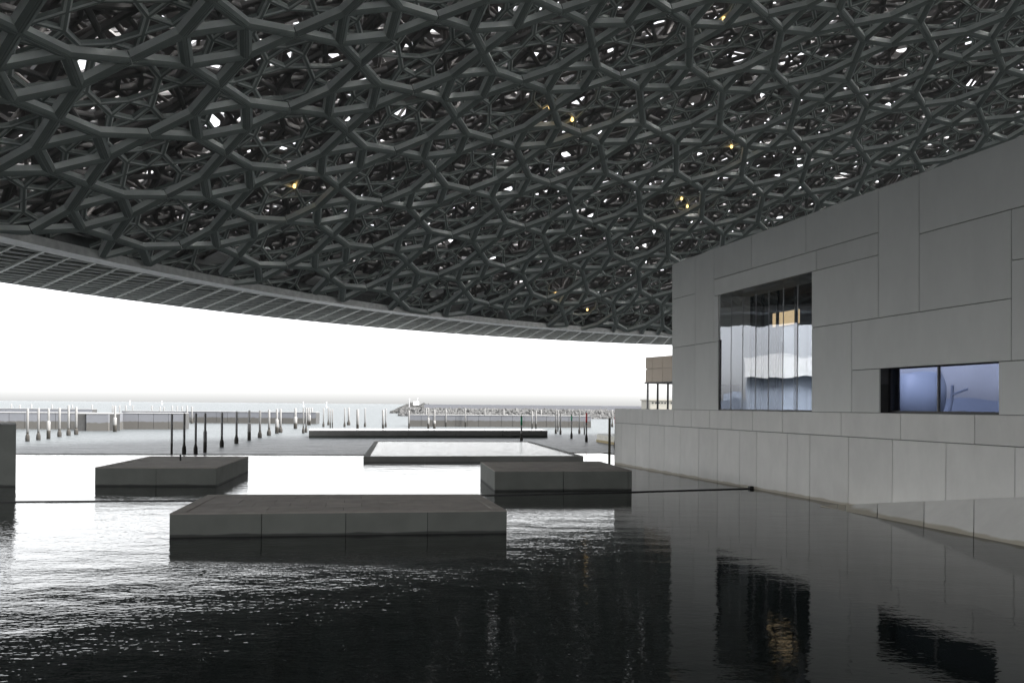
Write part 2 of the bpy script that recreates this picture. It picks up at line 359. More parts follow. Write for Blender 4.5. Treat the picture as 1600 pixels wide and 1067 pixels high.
# parapet top and far end wall of the upper volume
sl, zt = wall(1050, T(1050), UP); sr, ztr = wall(XR, T(XR), UP)
MB().hexa([wp(sr, ztr, UP + .06), wp(sl, zt, UP + .06), wp(sl, zt, 14), wp(sr, ztr, 14)], [wp(sr, ztr + .03, UP + .04), wp(sl, zt + .03, UP + .04), wp(sl, zt + .03, 14), wp(sr, ztr + .03, 14)]).build('parapet_coping', M['wall'], mus)
zb = wall(1050, B(1050), UP)[1]
b = MB().hexa([wp(sl, zb, UP + .06), wp(sl - .3, zb, UP + .06), wp(sl - .3, zb, 14), wp(sl, zb, 14)], [wp(sl, zt, UP + .06), wp(sl - .3, zt, UP + .06), wp(sl - .3, zt, 14), wp(sl, zt, 14)])
b.build('end_wall', M['wall'], mus)
MB().hexa([wp(sr + 6, zb, 13.7), wp(sl, zb, 13.7), wp(sl, zb, 14), wp(sr + 6, zb, 14)], [wp(sr + 6, 9, 13.7), wp(sl, 9, 13.7), wp(sl, 9, 14), wp(sr + 6, 9, 14)]).build('rear_wall', M['wall'], mus)
# wall goes on behind the camera
b = MB().hexa([wp(sr - 14, -.5, UP + .1), wp(sr, -.5, UP + .1), wp(sr, -.5, 14), wp(sr - 14, -.5, 14)], [wp(sr - 14, ztr, UP + .1), wp(sr, ztr, UP + .1), wp(sr, ztr, 14), wp(sr - 14, ztr, 14)])
b.build('near_wall', M['wall'], mus)
# lower wall panels
SM = lambda u: line(u, (962.4, 660.5), (1600, 698.7))
BT = lambda u: 638.2 + .0169 * (u - 962)
LOW0, LOW1 = 960.5, XR
ban = [LOW0, 984.6, 1004.3, 1028.5, 1052, 1080, 1108.6, 1142.9, 1175.8, 1222.4, 1314, 1406.5, 1522.5, XR]
man = [LOW0, 971.1, 993.3, 1014.4, 1038, 1063, 1092, 1121.5, 1156, 1182.5, 1230, 1265.5, 1325.7, 1394.4, 1478, 1585.8, XR]
zlo = wall(1200, BT(1200))[1]
for a, c_ in zip(ban[:-1], ban[1:]):
    panel([wall(a, SM(a)), wall(c_, SM(c_)), wall(c_, BT(c_)), wall(a, BT(a))], 0, M['base_wall'], 'base_panel')
for a, c_ in zip(man[:-1], man[1:]):
    sa, za = wall(a, SM(a)); sc_, zc = wall(c_, SM(c_))
    panel([(sa, -.6), (sc_, -.6), (sc_, zc), (sa, za)], 0, M['base_wall'], 'base_panel')
s0 = wall(LOW0, 700)[0]; s1 = wall(XR, 700)[0]; ztop = wall(LOW0, BT(LOW0))[1]
MB().hexa([wp(s1, -1.2, .055), wp(s0 - .02, -1.2, .055), wp(s0 - .02, -1.2, 1.2), wp(s1, -1.2, 1.2)],
          [wp(s1, zlo - .04, .055), wp(s0 - .02, ztop - .04, .055), wp(s0 - .02, ztop - .04, 1.2), wp(s1, zlo - .04, 1.2)]).build('base_core', M['joint'], mus)
# terrace slab beyond the corner (its end face turned to the sea) 
MB().hexa([wp(s0, -1.2, .06), wp(s0 + .02, -1.2, .06), wp(s0 + 16, -1.2, 8), wp(s0 - 3, -1.2, 26)], [wp(s0, ztop - .01, .06), wp(s0 + .02, ztop - .01, .06), wp(s0 + 16, ztop - .01, 8), wp(s0 - 3, ztop - .01, 26)])
te = MB().hexa([wp(sl - 2, -1.3, .3), wp(s0 + .01, -1.3, .3), wp(s0 + .01, -1.3, 40), wp(sl - 2, -1.3, 40)],
               [wp(sl - 2, ztop - .03, .3), wp(s0 + .01, ztop - .03, .3), wp(s0 + .01, ztop - .03, 40), wp(sl - 2, ztop - .03, 40)])
te.build('terrace', M['ledge'], mus)
# ledge capping between lower and upper faces
MB().hexa([wp(s1, zlo - .02, .02), wp(s0, ztop - .02, .02), wp(s0, ztop - .02, UP + .04), wp(s1, zlo - .02, UP + .04)],
          [wp(s1, zlo, .02), wp(s0, ztop, .02), wp(s0, ztop, UP + .04), wp(s1, zlo, UP + .04)]).build('ledge_capping', M['ledge'], mus)
# battered stone foot at the right
Aw = at(1282, 790.6, 0.0); Bs, Bz = wall(1322, 787.8); Cs, Cz = wall(1600, 776); Dw = at(1600, 853, 0)
FT = lambda u: line(u, (1322, 787.8), (1600, 776))
def foot(u):
    lo, hi = 0, 4
    for _ in range(40):
        m_ = (lo + hi) / 2; p = Aw + (Dw - Aw) * m_
        if 800 + F * p.x / p.y < u: lo = m_
        else: hi = m_
    bot = Aw + (Dw - Aw) * lo
    if u >= 1322: s_, z_ = wall(u, FT(u)); top = wp(s_, max(z_, .03), -.02)
    else:
        tp = wp(Bs, .03, -.005); top = Vector((Aw.x, Aw.y, .03)).lerp(tp, (u - 1282) / 40)
    return Vector((bot.x, bot.y, .004)), top
ts = [1282, 1309, 1322, 1372, 1445, 1523, 1612, 1740]
for k in range(len(ts) - 1):
    b0_, t0_ = foot(ts[k] + (.5 if k else 0)); b1_, t1_ = foot(ts[k + 1] - .5)
    dn = (b0_ - b1_); sl0 = Vector((b0_.x, b0_.y, -.8)); sl1 = Vector((b1_.x, b1_.y, -.8))
    w0 = Vector((t0_.x, t0_.y, -.8)) + nW * .1; w1 = Vector((t1_.x, t1_.y, -.8)) + nW * .1
    vs = [sl0, sl1, b1_, b0_, t1_, t0_, w1, w0]
    mesh_obj('foot_stone', vs, [(0, 1, 2, 3), (3, 2, 4, 5), (5, 4, 6, 7), (7, 6, 1, 0), (0, 3, 5, 7), (1, 6, 4, 2)], M['base_wall'], mus)

# --- window one: full-height coated panes in front of a dark recessed room
s_l = wall(1122, 600, UP)[0]; s_r = wall(1268, 600, UP)[0]
zwb = wall(1200, B(1200), UP)[1]; zwt_l = wall(1122, L2(1122), UP)[1]; zwt_r = wall(1268, L2(1268), UP)[1]; zwt = max(zwt_l, zwt_r)
z9 = zwt + .02
lo, hi = .1, 6
for _ in range(40):
    m_ = (lo + hi) / 2; p = wp(s_l, 5, m_); uu = 800 + F * p.x / p.y
    if uu < 1171: lo = m_
    else: hi = m_
DR = lo
def slab(name, m, sa, sb, za, zb_, oa, ob, zc=None, zd=None, par=None):
    """box on the wall frame; zc/zd = heights of the upper face at sa / sb when it slopes"""
    zc = zb_ if zc is None else zc; zd = zb_ if zd is None else zd
    return MB().hexa([wp(sa, za, oa), wp(sb, za, oa), wp(sb, za, ob), wp(sa, za, ob)], [wp(sa, zc, oa), wp(sb, zd, oa), wp(sb, zd, ob), wp(sa, zc, ob)]).build(name, m, par or mus)
slab('recess_jamb', M['wall'], s_l, s_l + .2, zwb, z9, UP + .055, DR)
slab('recess_jamb', M['wall'], s_r - .2, s_r, zwb, z9, UP + .055, DR)
MB().hexa([wp(s_r, zwt_r - .005, UP + .055), wp(s_l, zwt_l - .005, UP + .055), wp(s_l, zwt_l - .005, DR), wp(s_r, zwt_r - .005, DR)],
          [wp(s_r, zwt_r + .1, UP + .055), wp(s_l, zwt_l + .1, UP + .055), wp(s_l, zwt_l + .1, DR), wp(s_r, zwt_r + .1, DR)]).build('recess_ceiling', M['wall'], mus)
slab('recess_floor', M['room'], s_r, s_l, zwb - .1, zwb, UP + .055, DR)
slab('room_floor', M['room'], s_r - 2, sl - .3, zwb - .1, zwb, DR, 9)
slab('room_ceiling', M['room'], s_r - 2, sl - .3, z9 + .2, z9 + .3, DR, 9)
slab('room_back_wall', M['room'], s_r - 2, sl - .3, zwb, z9 + .2, 8.9, 9)
slab('room_side_wall', M['room'], sl - .42, sl - .32, zwb, z9 + .2, DR, 9)
slab('room_side_wall', M['room'], s_r - 2, s_r - 1.9, zwb, z9 + .2, DR, 9)
slab('room_front_wall', M['room'], s_l + .2, sl - .3, zwb, z9 + .2, DR - .1, DR)
ig = thing_in = MB()
fr = MB()
def bar(mb, s, w_, z0, z1, o0, o1): mb.hexa([wp(s - w_, z0, o0), wp(s + w_, z0, o0), wp(s + w_, z0, o1), wp(s - w_, z0, o1)], [wp(s - w_, z1, o0), wp(s + w_, z1, o0), wp(s + w_, z1, o1), wp(s - w_, z1, o1)])
win = bpy.data.objects.new('window', None); COL.objects.link(win); win.parent = mus; c_ = wp((s_l + s_r) / 2, zwb, UP); win.location = c_ - mus.location
for uu in (1171.5, 1190, 1213, 1242):
    s_ = wall(uu, 500, DR)[0]; bb = MB(); bar(bb, s_, .035, zwb, zwt, DR, DR + .1); bb.build('inner_mullion', M['frame'], win)
sI0 = wall(1171, 500, DR)[0]
MB().hexa([wp(s_r, zwb, DR + .05), wp(sI0, zwb, DR + .05), wp(sI0, zwb, DR + .06), wp(s_r, zwb, DR + .06)], [wp(s_r, zwt, DR + .05), wp(sI0, zwt, DR + .05), wp(sI0, zwt, DR + .06), wp(s_r, zwt, DR + .06)]).build('inner_pane', M['glass1'], win)
# panes
pu = [1123.5, 1141.6, 1159.6, 1179.9, 1200, 1222.6, 1245, 1268]
for k in range(7):
    a, c2 = wall(pu[k], 600, UP + .05)[0], wall(pu[k + 1], 600, UP + .05)[0]
    za = zwt_l + (zwt_r - zwt_l) * k / 7 - .01; zc = zwt_l + (zwt_r - zwt_l) * (k + 1) / 7 - .01
    zb_ = zwb + .05; tl = random.uniform(-.004, .004); tw = random.uniform(-.003, .003); o_ = UP + .06
    ofs = [o_ - tw, o_ + tw, o_ + tw + tl * 2, o_ - tw + tl * 2]
    cr = [(a - .012, zb_), (c2 + .012, zb_), (c2 + .012, zc), (a - .012, za)]
    MB().hexa([wp(s, z, o) for (s, z), o in zip(cr, ofs)], [wp(s, z, o + .012) for (s, z), o in zip(cr, ofs)]).build('pane', M['glass1'], win)
    if k:
        bb = MB(); bar(bb, a, .007, zb_, zwt - .3, o_ - .01, o_ + .02); bb.build('glass_joint', M['fascia'], win)
bb = MB(); bar(bb, s_l - .03, .028, zwb, wall(1122, 531, UP)[1], UP + .02, UP + .12)
bb.hexa([wp(s_r, zwb, UP + .03), wp(s_l, zwb, UP + .03), wp(s_l, zwb, UP + .12), wp(s_r, zwb, UP + .12)], [wp(s_r, zwb + .05, UP + .03), wp(s_l, zwb + .05, UP + .03), wp(s_l, zwb + .05, UP + .12), wp(s_r, zwb + .05, UP + .12)])
bb.build('frame', M['frame'], win)
# lit wall panel deep in the room
LD_ = DR + 1.6; c0, c1 = wall(1207, 508, LD_), wall(1248, 486, LD_); z0_, z1_ = wall(1228, 508, LD_)[1], wall(1228, 486.5, LD_)[1]
lp = MB(); lp.hexa([wp(c0[0], z0_, LD_), wp(c1[0], z0_, LD_), wp(c1[0], z1_, LD_), wp(c0[0], z1_, LD_)], [wp(c0[0], z0_, LD_ + .05), wp(c1[0], z0_, LD_ + .05), wp(c1[0], z1_, LD_ + .05), wp(c0[0], z1_, LD_ + .05)])
o = lp.build('lit_display_panel', M['lit']); tag(o, 'warm lit rectangular panel glowing inside the tall recessed window', 'light panel')
# --- window two
w2 = bpy.data.objects.new('window', None); COL.objects.link(w2); w2.parent = mus
s2l, s2r = wall(1374, 600, UP)[0], wall(1560, 600, UP)[0]; z2b = wall(1460, B(1460), UP)[1]; z2t = wall(1460, L6(1460), UP)[1]
z2tl, z2tr = wall(1374, L6(1374), UP)[1], wall(1560, L6(1560), UP)[1]
w2.location = wp((s2l + s2r) / 2, z2b, UP) - mus.location
lo, hi = .02, 3
for _ in range(40):
    m_ = (lo + hi) / 2; p = wp(s2l, 4, UP + m_); uu = 800 + F * p.x / p.y
    if uu < 1390: lo = m_
    else: hi = m_
D2 = UP + lo
zt2 = max(z2tl, z2tr) + .02; zh = min(z2tl, z2tr)
bx = MB(); bar(bx, s2l + .03, .03, z2b, zt2, UP + .05, D2 + .1); bx.build('reveal', M['room'], w2)
bx = MB(); bar(bx, s2r - .03, .03, z2b, zt2, UP + .05, D2 + .1); bx.build('reveal', M['room'], w2)
for zz, th, nm in ((z2b - .05, .05, 'sill'), (zt2 - .02, .05, 'lintel')):
    MB().hexa([wp(s2r, zz, UP + .055), wp(s2l, zz, UP + .055), wp(s2l, zz, D2 + .1), wp(s2r, zz, D2 + .1)], [wp(s2r, zz + th, UP + .055), wp(s2l, zz + th, UP + .055), wp(s2l, zz + th, D2 + .1), wp(s2r, zz + th, D2 + .1)]).build(nm, M['frame'], w2)
fb = MB(); bar(fb, s2l - .06, .045, z2b, zt2, D2 - .06, D2 + .04); 
fb.hexa([wp(s2r, z2b, D2 - .06), wp(s2l, z2b, D2 - .06), wp(s2l, z2b, D2 + .04), wp(s2r, z2b, D2 + .04)], [wp(s2r, z2b + .07, D2 - .06), wp(s2l, z2b + .07, D2 - .06), wp(s2l, z2b + .07, D2 + .04), wp(s2r, z2b + .07, D2 + .04)])
fb.build('frame', M['frame'], w2)
sm = wall(1467, 600, D2)[0]
bx = MB(); bar(bx, sm, .018, z2b + .03, zt2, D2 - .04, D2 + .03); bx.build('mullion', M['quay_top'], w2)
for a, c2, tl in ((s2l, sm, .001), (sm, s2r, -.0015)):
    cr = [(a, z2b), (c2, z2b), (c2, zt2), (a, zt2)]; ofs = [D2, D2, D2 + tl, D2 + tl]
    MB().hexa([wp(s, z, o) for (s, z), o in zip(cr, ofs)], [wp(s, z, o + .012) for (s, z), o in zip(cr, ofs)]).build('pane', M['glass2'], w2)
MB().hexa([wp(s2r, z2b - .1, D2 + .4), wp(s2l, z2b - .1, D2 + .4), wp(s2l, z2b - .1, D2 + .5), wp(s2r, z2b - .1, D2 + .5)], [wp(s2r, zt2 + .1, D2 + .4), wp(s2l, zt2 + .1, D2 + .4), wp(s2l, zt2 + .1, D2 + .5), wp(s2r, zt2 + .1, D2 + .5)]).build('blind', M['dark'], w2)

# ------------------------------------------------------------------ pavilion on the terrace
yp = 56
P0 = at_y(1008.5, 597, yp); P1 = at_y(1049, 597, yp - 4); zt0 = at_y(1008.5, 558.5, yp).z; zb0 = at_y(1008.5, 597, yp).z
pav = thing('terrace_pavilion', 'bronze clad pavilion on thin posts behind the museum corner', 'pavilion', (P0.x, P0.y, ztop))
dP = Vector((P0.x + 9, P0.y - 17)) ; a0 = Vector((P0.x, P0.y)); dd = (dP - a0).normalized(); nn = Vector((-dd.y, dd.x)) * 8
seg = [0, .75, 1.9, 3.1, 4.3, 6, 8, 10]
for k in range(len(seg) - 1):
    p, q_ = a0 + dd * (seg[k] + .01), a0 + dd * (seg[k + 1] - .01); nv = nn.normalized() * .1
    zm = zb0 + (zt0 - zb0) * .52
    for z0, z1 in ((zb0, zm - .02), (zm + .03, zt0)):
        MB().prism([p, q_, q_ + nv, p + nv], z0, z1).build('cladding_panel', M['bronze'], pav)
MB().prism([a0 + dd * .02 + nn.normalized() * .12, a0 + dd * 10 + nn.normalized() * .12, a0 + dd * 10 + nn, a0 + dd * .02 + nn], zb0 + .01, zt0 - .02).build('upper_box', M['bronze'], pav)
MB().prism([a0 - dd * .05 - nn.normalized() * .05, a0 + dd * 10 - nn.normalized() * .05, a0 + dd * 10 + nn, a0 - dd * .05 + nn], zb0 - .1, zb0 - .002).build('floor_edge', M['quay_top'], pav)
for u in (1012, 1027.6, 1043.5):
    t_ = (u - 1008.5) / 40 * 3.0; r = ray(u, 620); 
    # intersect with facade line
    den = r.x * dd.y - r.y * dd.x; kk = (a0.x * dd.y - a0.y * dd.x) / den; p = (r.x * kk, r.y * kk)
    MB().lathe(p, [(.07, ztop - .1), (.07, zb0 - .1)], 8).build('post', M['frame'] if u > 1013 else M['fascia'], pav)
# low building far behind
yb = 220
a_, b_ = at_y(1016, 637, yb), at_y(1052, 637, yb); zr = at_y(1016, 625.5, yb).z
fb_ = thing('far_building', 'low cream building with a row of small dark windows seen under the pavilion', 'building', ((a_.x + b_.x) / 2, yb, SEA))
MB().prism([(a_.x, yb), (b_.x + 25, yb), (b_.x + 25, yb + 15), (a_.x, yb + 15)], SEA - .5, zr).build('wall', M['cream'], fb_)
MB().prism([(a_.x - .3, yb - .3), (b_.x + 25, yb - .3), (b_.x + 25, yb + 15.3), (a_.x - .3, yb + 15.3)], zr + .002, zr + .35).build('roof', M['cream'], fb_)
for k in range(9):
    x = a_.x + .7 + k * .85; MB().box((x, yb - .03, zr - .65), (.38, .1, .4)).build('window', M['window_dark'], fb_)

# ------------------------------------------------------------------ quays, dock, breakwater, pontoon
def quay(name, label, base_px, top_h, depth, npan, group='concrete quay walls in the sea', fm='quay', tm='quay_top', cat='quay wall', zlift=0):
    pts = [at(u, v, SEA) for u, v in base_px]; c = sum(pts, Vector((0, 0, 0))) / len(pts)
    t = thing(name, label, cat, (c.x, c.y, SEA), group); zt_ = SEA + top_h
    for k in range(len(pts) - 1):
        a, b2 = pts[k], pts[k + 1]; d = (b2 - a); L_ = d.length; d = d / L_; nn_ = Vector((-d.y, d.x, 0)); n_ = max(1, int(round(L_ / npan)))
        for i in range(n_):
            p, q_ = lerp(a, b2, i / n_) + d * .025, lerp(a, b2, (i + 1) / n_) - d * .025
            MB().prism([(p.x, p.y), (q_.x, q_.y), ((q_ + nn_ * .3).x, (q_ + nn_ * .3).y), ((p + nn_ * .3).x, (p + nn_ * .3).y)], SEA - 1, zt_ - .06).build('face_panel', M[fm], t)
        a2, b3 = a + nn_ * .08, b2 + nn_ * .08
        MB().prism([(a2.x, a2.y), (b3.x, b3.y), ((b3 + nn_ * depth).x, (b3 + nn_ * depth).y), ((a2 + nn_ * depth).x, (a2 + nn_ * depth).y)], SEA - 1.2, zt_ - .07).build('core', M['joint'], t)
        a2, b3 = a - nn_ * .05, b2 - nn_ * .05
        MB().prism([(a2.x, a2.y), (b3.x, b3.y), ((b3 + nn_ * depth).x, (b3 + nn_ * depth).y), ((a2 + nn_ * depth).x, (a2 + nn_ * depth).y)], zt_ - .058 + k * .004, zt_ + k * .004).build('coping_stone', M[tm], t)
    return t
quay('quay', 'left concrete quay wall with a protruding bay, running in from the picture edge', ((-60, 670.2), (134, 670.6), (134.5, 673.2), (169, 673.2), (192, 670.6), (286.5, 670.8)), 2.35, 4, 1.6 * 1.3)
quay('quay', 'middle concrete quay wall behind the diagonal row of poles', ((190, 660.2), (286, 660.6), (493.5, 662.3)), 2.24, 3, 2.2)
quay('quay', 'farthest thin strip of quay wall at the left behind the other walls', ((-60, 654.5), (144, 655.5)), 2.3, 3, 4)
quay('quay', 'right concrete quay wall in front of the rock breakwater', ((640, 666.2), (923.5, 667.8)), 2.1, 3.4, 2.1)
qd = [at(u, v, SEA + .9) for u, v in ((482.5, 671.9), (855.7, 672.4), (845, 669.8), (483.5, 669.4))]
dk = thing('floating_dock', 'long dark dock with a wet white top beyond the raised basin', 'dock', (qd[0].x + 14, qd[0].y, SEA))
for k in range(5):
    a, b2 = lerp(qd[0], qd[1], k / 5), lerp(qd[0], qd[1], (k + 1) / 5); e = (b2 - a).normalized() * .012
    c2, d2 = lerp(qd[3], qd[2], (k + 1) / 5), lerp(qd[3], qd[2], k / 5)
    MB().prism([(p.x, p.y) for p in (a + e, b2 - e, c2 - e, d2 + e)], SEA - 1, SEA + .82).build('dock_unit', M['dock'], dk)
MB().prism([(p.x, p.y) for p in qd], SEA + .825, SEA + .9).build('deck', M['dock_top'], dk)
# cream pontoon by the museum corner
pa, pb = at(932.5, 690, SEA), at(975, 697, SEA)
pn = thing('pontoon', 'cream floating pontoon with an ochre fender beside the museum corner', 'pontoon', (pa.x, pa.y, SEA))
d_ = (pb - pa).normalized(); n_ = Vector((-d_.y, d_.x, 0)) * 9
MB().prism([(p.x, p.y) for p in (pa, pb, pb + n_, pa + n_)], SEA + .25, SEA + .8).build('hull', M['pontoon'], pn)
e = d_ * .05; m_ = Vector((-d_.y, d_.x, 0)) * .05
MB().prism([(p.x, p.y) for p in (pa - e - m_, pb - m_, pb + n_, pa + n_ - e)], SEA - .3, SEA + .245).build('fender', M['ochre'], pn)
MB().prism([(p.x, p.y) for p in (pa + e + m_, pb + m_, pb + n_ - m_, pa + n_ - m_)], SEA + .802, SEA + .9).build('deck', M['white'], pn)

bw = thing('breakwater', 'long rubble breakwater with a raised rocky head below the horizon', 'breakwater', at(800, 650, SEA))
def ico():
    bm = bmesh.new(); bmesh.ops.create_icosphere(bm, subdivisions=1, radius=1); v = np.array([p.co[:] for p in bm.verts]); f = np.array([[x.index for x in q.verts] for q in bm.faces]); bm.free(); return v, f
IV, IF = ico()
def rocks(name, pos, size, m, parent, kind='stuff'):
    n = len(pos); V = np.zeros((n, len(IV), 3)); 
    for k in range(n):
        sc_ = size[k] * RNG.uniform(.6, 1.3, 3); a = RNG.uniform(0, 6.28); v = IV * (1 + RNG.uniform(-.22, .22, (len(IV), 1))) * sc_
        V[k] = np.c_[v[:, 0] * math.cos(a) - v[:, 1] * math.sin(a), v[:, 0] * math.sin(a) + v[:, 1] * math.cos(a), v[:, 2]] + pos[k]
    Fc = (IF[None] + (np.arange(n) * len(IV))[:, None, None]).reshape(-1, 3)
    o = mesh_obj(name, V.reshape(-1, 3), Fc, m, parent); 
    if kind: o['kind'] = kind
    return o
def bw_line(u, t): # t 0 front waterline .. 1 crest
    f = at(u, 653.5 + (u - 800) * .006, SEA); return f
pos = []; sz = []
front = [at(u, v, SEA) for u, v in ((632, 650.0), (660, 651.0), (760, 652.4), (860, 653.4), (940, 654.3), (1100, 656))]
fxs = [p.x for p in front]; fys = [p.y for p in front]
for k in range(5200):
    x = RNG.uniform(front[0].x - 2, front[-1].x); t_ = RNG.uniform(0, 1)
    y = np.interp(x, fxs, fys) + t_ * 9; z = SEA - .4 + 2.3 * min(1, t_ * 1.5) + RNG.uniform(-.2, .3)
    pos.append((x, y, z)); sz.append(RNG.uniform(.35, .8))
o = rocks('armour_rocks', pos, sz, M['rock'], bw)
hx = at(640, 645, SEA); pos = []; sz = []
for k in range(1500):
    t_ = RNG.uniform(0, 1); u_ = 612 + 75 * t_; 
    h_ = 4.1 * max(.05, min(1, (u_ - 612) / 20)) * (1 if u_ < 662 else max(.3, 1 - (u_ - 662) / 30)) 
    dep = RNG.uniform(0, 1); p = at(u_, 645.5 - dep * 1.0, SEA); zz = SEA + h_ * RNG.uniform(0, 1) * (0.35 + .65 * dep)
    pos.append((p.x, p.y + dep * 8, zz)); sz.append(RNG.uniform(.5, 1.2))
rocks('head_rocks', pos, sz, M['rock2'], bw)
a, b2 = at(655, 648, SEA), at(1120, 654, SEA)
MB().prism([(a.x, a.y + 16), (b2.x, b2.y + 16), (b2.x, b2.y + 18), (a.x, a.y + 18)], SEA - 1, EYE - .1).build('crest_wall', M['crest'], bw)
# rocky head fill
q0, q1, q2 = at(616, 646, SEA), at(690, 647, SEA), at(690, 645, SEA)
MB().prism([(q0.x + 2, q0.y + 3), (q1.x, q1.y + 3), (q1.x, q1.y + 14), (q0.x + 6, q0.y + 14)], SEA - 1, SEA + 2.6).build('rock_core', M['rock2'], bw)
hb = at_y(650, 633, q0.y + 8)
hut = thing('harbour_light', 'tiny white harbour light hut on the breakwater head', 'beacon', (hb.x, hb.y, EYE))
MB().box((hb.x, hb.y, EYE + .3), (2.2, 1.6, 1.6)).build('hut', M['white'], hut)
MB().lathe((hb.x + .6, hb.y), [(.12, EYE + 1), (.1, EYE + 2.0), (.25, EYE + 2.1), (.2, EYE + 2.5)], 8).build('light_mast', M['fascia'], hut)
hb2 = at_y(639.5, 633, q0.y + 7)
tag(MB().lathe((hb2.x, hb2.y), [(.15, SEA + 2), (.12, EYE + 1.6), (.3, EYE + 1.7), (.1, EYE + 2.2)], 8).build('channel_mast', M['fascia']), 'thin mast on the outer tip of the rocky breakwater head', 'mast')
for i, (u, y_) in enumerate(((203, 900), (253, 1100), (474, 900), (510, 700))):
    p = at_y(u, 632, y_); tag(MB().lathe((p.x, y_), [(.9, SEA), (.9, SEA + 1), (.25, SEA + 1.2), (.25, SEA + 4.2), (.6, SEA + 4.4), (.1, SEA + 5.4)], 8).build('channel_buoy', M['fascia']),
        ['leftmost tiny buoy on the horizon', 'second tiny buoy from the left on the horizon', 'third tiny buoy from the left on the horizon', 'rightmost tiny buoy on the horizon above the end of the dock'][i], 'buoy', 'buoys on the horizon')

# ------------------------------------------------------------------ mooring poles
ORD = ['first', 'second', 'third', 'fourth', 'fifth', 'sixth', 'seventh', 'eighth', 'ninth', 'tenth', 'eleventh', 'twelfth', 'thirteenth', 'fourteenth', 'fifteenth', 'sixteenth', 'seventeenth', 'eighteenth']
def pole(u, vt, vb, kind, w, label, group, zbase=SEA, vs=None):
    p = at(u, vb, zbase); y = p.y; zt_ = at_y(u, vt, y).z; r = max(.06, w * y / F / 2)
    t = thing('mooring_pole', label, 'mooring pole', (p.x, p.y, zbase), group)
    xy = (p.x, p.y)
    if kind == 'dark':
        MB().lathe(xy, [(r, zbase - .5), (r, zt_ - .05), (r * .8, zt_)], 12).build('shaft', M['pole_dark'], t, True); return t
    if kind in ('green', 'red'):
        zm = at_y(u, vs, y).z; zt2_ = at_y(u, vt + 3, y).z
        MB().lathe(xy, [(r, zbase - .5), (r, zm)], 10).build('shaft', M['pole'], t, True)
        MB().lathe(xy, [(r * 1.15, zm), (r * 1.15, zt2_)], 10).build('painted_band', M[kind], t, True)
        MB().lathe(xy, [(r * 1.15, zt2_), (r * .9, zt2_ + (zt_ - zt2_) * .5), (r * .3, zt_)], 10).build('top_cap', M[kind] if kind == 'red' else M['pole_dark'], t, True)
    else:
        MB().lathe(xy, [(r, zbase - .5), (r, zt_ - .06), (r * .75, zt_)], 10).build('shaft', M['pole'], t, True)
    if kind == 'sleeve':
        zs = at_y(u, vs, y).z; MB().lathe(xy, [(r * 1.6, zbase - .4), (r * 1.6, zs - .1), (r * 1.1, zs)], 10).build('sleeve', M['pole'], t, True)
    if kind in ('bulb', 'green', 'red'):
        MB().lathe(xy, [(r * 1.5, zbase - .4), (r * 1.9, zbase + .25), (r * 1.7, zbase + .5), (r * 1.05, zbase + .75)], 9).build('marine_growth', M['fouling'], t, True)
    return t
Z4 = lambda x, y: (x / 5.333, 620 + y / 5.333)
Z5 = lambda x, y: (250 + x / 5.333, 620 + y / 5.333)
Z6 = lambda x, y: (550 + x / 5.333, 610 + y / 5.333)
Z7 = lambda x, y: (820 + x / 6.667, 610 + y / 6.667)
KD = {'bulb': 'with bulbous foot', 'sleeve': 'with thick sleeve', 'straight': 'slim and straight', 'green': 'with a green painted top', 'red': 'with a red painted top'}
def row(fn, lst, group, rowdesc, w):
    for i, it in enumerate(lst):
        x, yt, yb_, kind = it[:4]; vs = it[4] if len(it) > 4 else None; ww = it[5] if len(it) > 5 else w
        u, vt = fn(x, yt); _, vb = fn(x, yb_); 
        pole(u, vt, vb, kind, ww, f'grey pole {KD[kind]}, {ORD[i]} from left {rowdesc}', group, vs=fn(0, vs)[1] if vs else None)
row(Z4, [(229, 95, 370, 'bulb'), (320, 95, 360, 'bulb'), (404, 95, 350, 'sleeve', 200), (495, 90, 333, 'bulb'), (571, 70, 322, 'bulb'), (635, 85, 315, 'bulb'), (957, 75, 290, 'sleeve', 170)],
    'poles in front of the left quay', 'in the short row before the left quay', 3.4)
row(Z4, [(95, 58, 185, 'straight'), (166, 68, 185, 'straight'), (262, 60, 185, 'straight'), (434, 63, 185, 'straight'), (602, 66, 185, 'straight'), (767, 66, 185, 'straight')],
    'thin far poles rising behind the left quay', 'of the thin poles behind the left quay', 1.8)
row(Z4, [(938, 70, 200, 'straight'), (996, 70, 200, 'straight'), (1049, 70, 200, 'straight'), (1105, 70, 200, 'straight'), (1266, 73, 190, 'straight'), (1335, 82, 190, 'straight'), (1365, 82, 190, 'straight'), (1435, 73, 190, 'straight'), (1476, 77, 190, 'straight'), (1517, 77, 190, 'straight')],
    'far poles rising behind the middle quay', 'of the poles behind the middle quay', 1.8)
row(Z5, [(97, 142, 477, 'straight'), (201, 135, 477, 'bulb'), (297, 135, 477, 'bulb'), (375, 135, 462, 'sleeve', 280), (515, 130, 418, 'bulb'), (637, 120, 388, 'bulb'), (743, 112, 362, 'sleeve', 215), (832, 112, 342, 'bulb'), (908, 105, 322, 'bulb'), (973, 100, 305, 'sleeve', 185), (1004, 100, 297, 'bulb'), (1128, 95, 265, 'sleeve', 165)],
    'diagonal row of poles before the middle quay', 'in the long diagonal row', 3.5)
row(Z5, [(225, 75, 222, 'bulb'), (266, 80, 222, 'bulb'), (1194, 90, 303, 'bulb'), (1217, 90, 296, 'bulb'), (1232, 90, 236, 'straight'), (1246, 90, 235, 'sleeve', 150), (1265, 90, 225, 'straight')],
    'poles close to the middle quay', 'of those bunched along the middle quay', 2.2)
